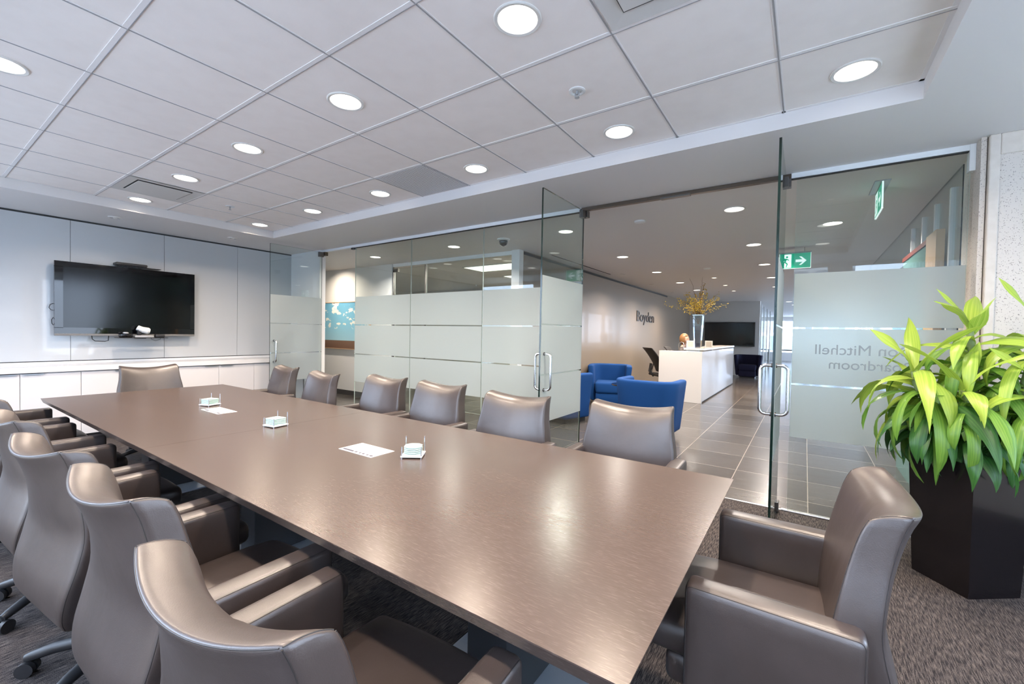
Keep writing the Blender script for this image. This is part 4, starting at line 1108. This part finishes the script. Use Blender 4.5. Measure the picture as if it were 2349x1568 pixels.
# task chairs
def task_chair(label, loc, rz):
    t = thing('task_chair', label, 'office chair', loc, rz, 'mesh task chairs')
    MB().rbox(.24, .018, .27, .016, 8, 1, 8, lambda x, y, z: (x * (1 - .25 * (z < 0) * abs(z) / .27), -.24 + y + .5 * x * x - .16 * (z / .27) - (.05 * (z / .27) ** 2) + .05, .80 + z)).build('backrest', 'mesh_black', t, angle=70)
    MB().rbox(.25, .24, .03, .025, 6, 6, 1, lambda x, y, z: (x, y + .02, z + .47)).build('seat', 'mesh_black', t, angle=70)
    k = MB().tube([(0, -.20, .44), (0, -.30, .55), (0, -.27, .72)], .03, n=8); k.build('spine', 'black_plastic', t)
    for sx_ in (-1, 1):
        MB().tube([(sx_ * .22, -.15, .46), (sx_ * .30, -.12, .55), (sx_ * .30, -.08, .68), (sx_ * .30, .14, .70)], .02, n=8).build('armrest', 'black_plastic', t)
    MB().lathe([(.03, .08), (.03, .30), (.02, .30), (.02, .45)], 14).build('gas_column', 'black_plastic', t)
    for i in range(5):
        a = i * 2 * PI / 5 + .3
        l = MB().tube([(0, 0, .10), (.16 * math.cos(a), .16 * math.sin(a), .09), (.30 * math.cos(a), .30 * math.sin(a), .065)], [.025, .02, .014], n=8).build('base_leg', 'black_plastic', t)
        MB().lathe([(.001, 0), (.02, .005), (.028, .028), (.02, .05), (.001, .056)], 12, c=(.30 * math.cos(a), .30 * math.sin(a), 0)).build('caster', 'black_plastic', l)
task_chair('black mesh task chair at the near end of the reception desk', (-2.63, 9.85, 0), -PI / 2 + .7)
task_chair('black mesh task chair under the seated receptionist', (-2.56, 11.3, 0), -PI / 2)
# seated receptionist
t = thing('person', 'person with blonde hair sitting behind the reception desk, turned to the right', 'person', (-2.52, 11.3, 0), -PI / 2)
verts = [(0, -.02, .56), (0, -.04, .72), (0, -.04, .90), (0, -.03, 1.00), (0, .0, 1.09), (0, .015, 1.14),
         (.17, -.03, .985), (.23, .05, .80), (.19, .27, .765), (.15, .36, .77),
         (-.17, -.03, .985), (-.23, .05, .80), (-.19, .27, .765), (-.15, .36, .77),
         (.10, .02, .55), (.11, .40, .55), (.11, .44, .10), (.11, .55, .05), (-.10, .02, .55), (-.11, .40, .55), (-.11, .44, .10), (-.11, .55, .05)]
edges = [(0, 1), (1, 2), (2, 3), (3, 4), (4, 5), (3, 6), (6, 7), (7, 8), (8, 9), (3, 10), (10, 11), (11, 12), (12, 13), (0, 14), (14, 15), (15, 16), (16, 17), (0, 18), (18, 19), (19, 20), (20, 21)]
rad = [.145, .125, .135, .085, .05, .048, .062, .046, .036, .03, .062, .046, .036, .03, .095, .068, .045, .035, .095, .068, .045, .035]
me = bpy.data.meshes.new('body'); me.from_pydata(verts, edges, []); bo = bpy.data.objects.new('body', me); COL.objects.link(bo)
sk = bo.modifiers.new('skin', 'SKIN'); sk.use_smooth_shade = True; ss = bo.modifiers.new('sub', 'SUBSURF'); ss.levels = 2; ss.render_levels = 2
for v, r in zip(me.skin_vertices[0].data, rad): v.radius = (r, r * .8 if r > .11 else r)
me.skin_vertices[0].data[0].use_root = True
bpy.context.view_layer.update()
me2 = bpy.data.meshes.new_from_object(bo.evaluated_get(bpy.context.evaluated_depsgraph_get()))
bpy.data.objects.remove(bo)
me2.materials.clear(); me2.materials.append(MATS['blouse']); me2.materials.append(MATS['skin'])
for p_ in me2.polygons:
    z = p_.center.z; y = p_.center.y
    p_.material_index = 1 if (z > 1.075 or (y > .20 and .70 < z < .85)) else 0; p_.use_smooth = True
bo = bpy.data.objects.new('body', me2); COL.objects.link(bo); bo.parent = t
def head_fn(x, y, z):
    r = Vector((x, y, z)).normalized(); X = r.x * .074; Y = r.y * .094; Z = r.z * .115
    if r.z < 0 and r.y < .2: Y *= 1 + .25 * r.z
    if r.z < -.3: X *= 1 + .35 * (r.z + .3)
    Y += .012 * math.exp(-((r.x / .2) ** 2 + ((r.z + .12) / .18) ** 2)) * (r.y > 0)      # nose
    Y -= .008 * (math.exp(-(((abs(r.x) - .38) / .16) ** 2 + ((r.z - .08) / .12) ** 2))) * (r.y > 0)  # eye sockets
    Y += .006 * math.exp(-((r.x / .25) ** 2 + ((r.z + .48) / .09) ** 2)) * (r.y > 0)      # lips
    return (X, Y + .035, Z + 1.265)
hm = MB().rbox(1, 1, 1, .3, 12, 12, 12, head_fn)
for sx_ in (-1, 1): hm.rbox(.012, .02, .03, .01, 2, 2, 2, lambda x, y, z, s=sx_: (s * .076 + x, y + .025, z + 1.265))
hm.tube([(0, .0, 1.05), (0, .02, 1.19)], [.05, .046], n=12)
hm.build('head', 'skin', t, angle=80)
fm = MB()
for sx_ in (-1, 1):
    fm.rbox(.013, .006, .007, .005, 2, 1, 1, lambda x, y, z, s=sx_: (s * .030 + x, y + .119, z + 1.276), 'ink')
fm.rbox(.022, .004, .006, .0035, 3, 1, 1, lambda x, y, z: (x, y + .122, z + 1.208), 'red_rail')
fm.build('face_features', 'ink', t)
def hair_fn(x, y, z):
    r = Vector((x, y, z)).normalized(); k_ = 1.0
    Y = r.y * .112 - .010
    if r.y > .35 and r.z < .45: Y = .35 * .112 - .01 - .02 * (r.y - .35)
    Z = r.z * (.132 if r.z > 0 else .17)
    return (r.x * .093, Y + .025, Z + 1.280)
MB().rbox(1, 1, 1, .3, 10, 10, 10, hair_fn).build('hair', 'hair', t, angle=80)
hd = MB()
for sx_ in (-1, 1):
    bx_, by_, bz_ = sx_ * .14, .39, .765
    hd.rbox(.036, .042, .012, .011, 2, 2, 1, lambda x, y, z: (x + bx_, y + by_, z + bz_))
    for q, (dx_, ln_) in enumerate(((-.028, .062), (-.010, .072), (.009, .068), (.027, .052))):
        hd.tube([(bx_ + dx_, by_ + .03, bz_), (bx_ + dx_ * 1.1, by_ + .03 + ln_ * .5, bz_ + .006), (bx_ + dx_ * 1.1, by_ + .03 + ln_, bz_ - .006)], [.009, .0085, .007], n=8)
    hd.tube([(bx_ - sx_ * .03, by_ - .01, bz_), (bx_ - sx_ * .05, by_ + .02, bz_), (bx_ - sx_ * .052, by_ + .045, bz_ - .003)], [.011, .010, .008], n=8)
hd.build('hands', 'skin', t)

# exit signs
def man(mb, cx_, cz_, s_, m, f):
    pts = [(cx_ + .18 * s_ + .11 * s_ * math.cos(a * PI / 6), cz_ + .78 * s_ + .11 * s_ * math.sin(a * PI / 6)) for a in range(12)]
    mb.poly([f(u, v) for u, v in pts], m)
    def limb(p, q, w):
        p, q = Vector(p), Vector(q); d = (q - p).normalized(); n_ = Vector((-d.y, d.x)) * w * s_ / 2
        P = [p * s_ + n_, q * s_ + n_, q * s_ - n_, p * s_ - n_]
        mb.poly([f(cx_ + a.x, cz_ + a.y) for a in P], m)
    for p, q, w in (((.08, .62), (-.08, .22), .26), ((.08, .60), (.36, .44), .10), ((.05, .60), (-.28, .46), .10), ((-.05, .26), (.22, .06), .13), ((.22, .08), (.12, -.3), .12), ((-.08, .24), (-.26, -.08), .13), ((-.26, -.08), (-.52, -.12), .12)):
        limb(p, q, w)
def exit_sign(label, loc, rz, drop=0):
    t = thing('exit_sign', label, 'exit sign', loc, rz, 'exit signs')
    B(-.20, .20, -.05, .05, -.008, 0).build('ceiling_plate', 'silver_plastic', t, smooth=False)
    if drop:
        k = MB()
        for x in (-.12, .12): k.tube([(x, 0, 0), (x, 0, drop)], .004, n=8)
        k.build('hanger', 'silver_plastic', t)
    k = B(-.19, .19, -.005, .005, -.215, -.008, 'exit_green'); k.box(-.192, .192, -.008, .008, -.014, -.008, 'silver_plastic')
    k.build('panel', 'exit_green', t, smooth=False)
    k = MB()
    for a_ in ((-.196, -.190, -.219, -.008), (.190, .196, -.219, -.008), (-.196, .196, -.221, -.215)): k.box(a_[0], a_[1], -.0055, .0055, a_[2], a_[3])
    k.build('lit_edge', 'exit_white', t, smooth=False)
    for sd, nm in ((-1, 1), (1, -1)):
        k = MB(); F = lambda u, v, s_=sd: (u * (-s_), s_ * .0062, v)
        def q(pts, m, dd=0.0): k.poly([(F(u, v)[0], F(u, v)[1] + sd * dd, F(u, v)[2]) for u, v in pts], m)
        q([(-.183, -.205), (-.03, -.205), (-.03, -.022), (-.183, -.022)], 'exit_white')
        q([(.02, -.10), (.10, -.10), (.06, -.06), (.085, -.06), (.145, -.117), (.085, -.175), (.06, -.175), (.10, -.135), (.02, -.135)], 'exit_white')
        man(k, -.105, -.16, .13, 'exit_green', lambda u, v: (F(u, v)[0], F(u, v)[1] + sd * .0006, F(u, v)[2]))
        k.build('pictogram', 'exit_white', t, smooth=False)
    return t
exit_sign('green exit sign with running figure and arrow hanging over the lobby walkway', (-.16, 7.13, 2.525), 0, ZS - 2.525)
exit_sign('pale green exit sign seen nearly edge-on behind the right glass panel', (.47, 4.62, ZS), PI / 2)
# office lights
for x, y, lab in ((-4.88, 6.6, 'lit rectangular ceiling light in the inner office, the nearer one'), (-4.90, 7.95, 'lit rectangular ceiling light in the inner office, the farther one')):
    t = thing('troffer_light', lab, 'ceiling light', (x, y, ZS), 0, 'office ceiling lights')
    B(-.62, .62, -.31, .31, -.012, 0).build('frame', 'white_plastic', t, smooth=False)
    B(-.59, .59, -.28, .28, -.016, -.011).build('diffuser', 'troffer_lens', t, smooth=False)
    l = bpy.data.lights.new('lamp', 'AREA'); l.shape = 'RECTANGLE'; l.size = 1.1; l.size_y = .5; l.energy = 130; l.color = (1, .92, .8)
    lo = bpy.data.objects.new('lamp', l); COL.objects.link(lo); lo.parent = t; lo.location = (0, 0, -.03)
t = thing('wall_light', 'long lit strip light on the back wall of the inner office', 'wall light', (-8.8, 9.56, 2.12))
B(-.55, .55, -.06, .03, -.05, .05).build('housing', 'white_plastic', t, smooth=False); B(-.54, .54, -.07, -.06, -.045, .045).build('diffuser', 'troffer_lens', t, smooth=False)
# cabinet / display in the right office
t = thing('display_case', 'tall oak ended display case against the glass front at the right of the lobby', 'cabinet', (.84, 4.6, 0))
B(-.025, .025, 0, .34, 0, 2.20).build('end_post', 'oak', t, smooth=False)
B(-.01, .02, .34, 1.45, .0, 2.15).build('glass_side', 'teal_panel', t, smooth=False)
B(-.02, .025, .34, 1.45, 2.15, 2.19).build('top_rail', 'red_rail', t, smooth=False)
# far lobby furniture
t = thing('office_bench', 'dark low workstation far away by the bright windows', 'desk', (-.2, 26, 0))
B(-.9, .9, -.4, .4, .70, .75).build('worktop', 'black_plastic', t, smooth=False)
for x in (-.85, .85): B(x - .03, x + .03, -.38, .38, 0, .70).build('leg', 'black_plastic', t, smooth=False)
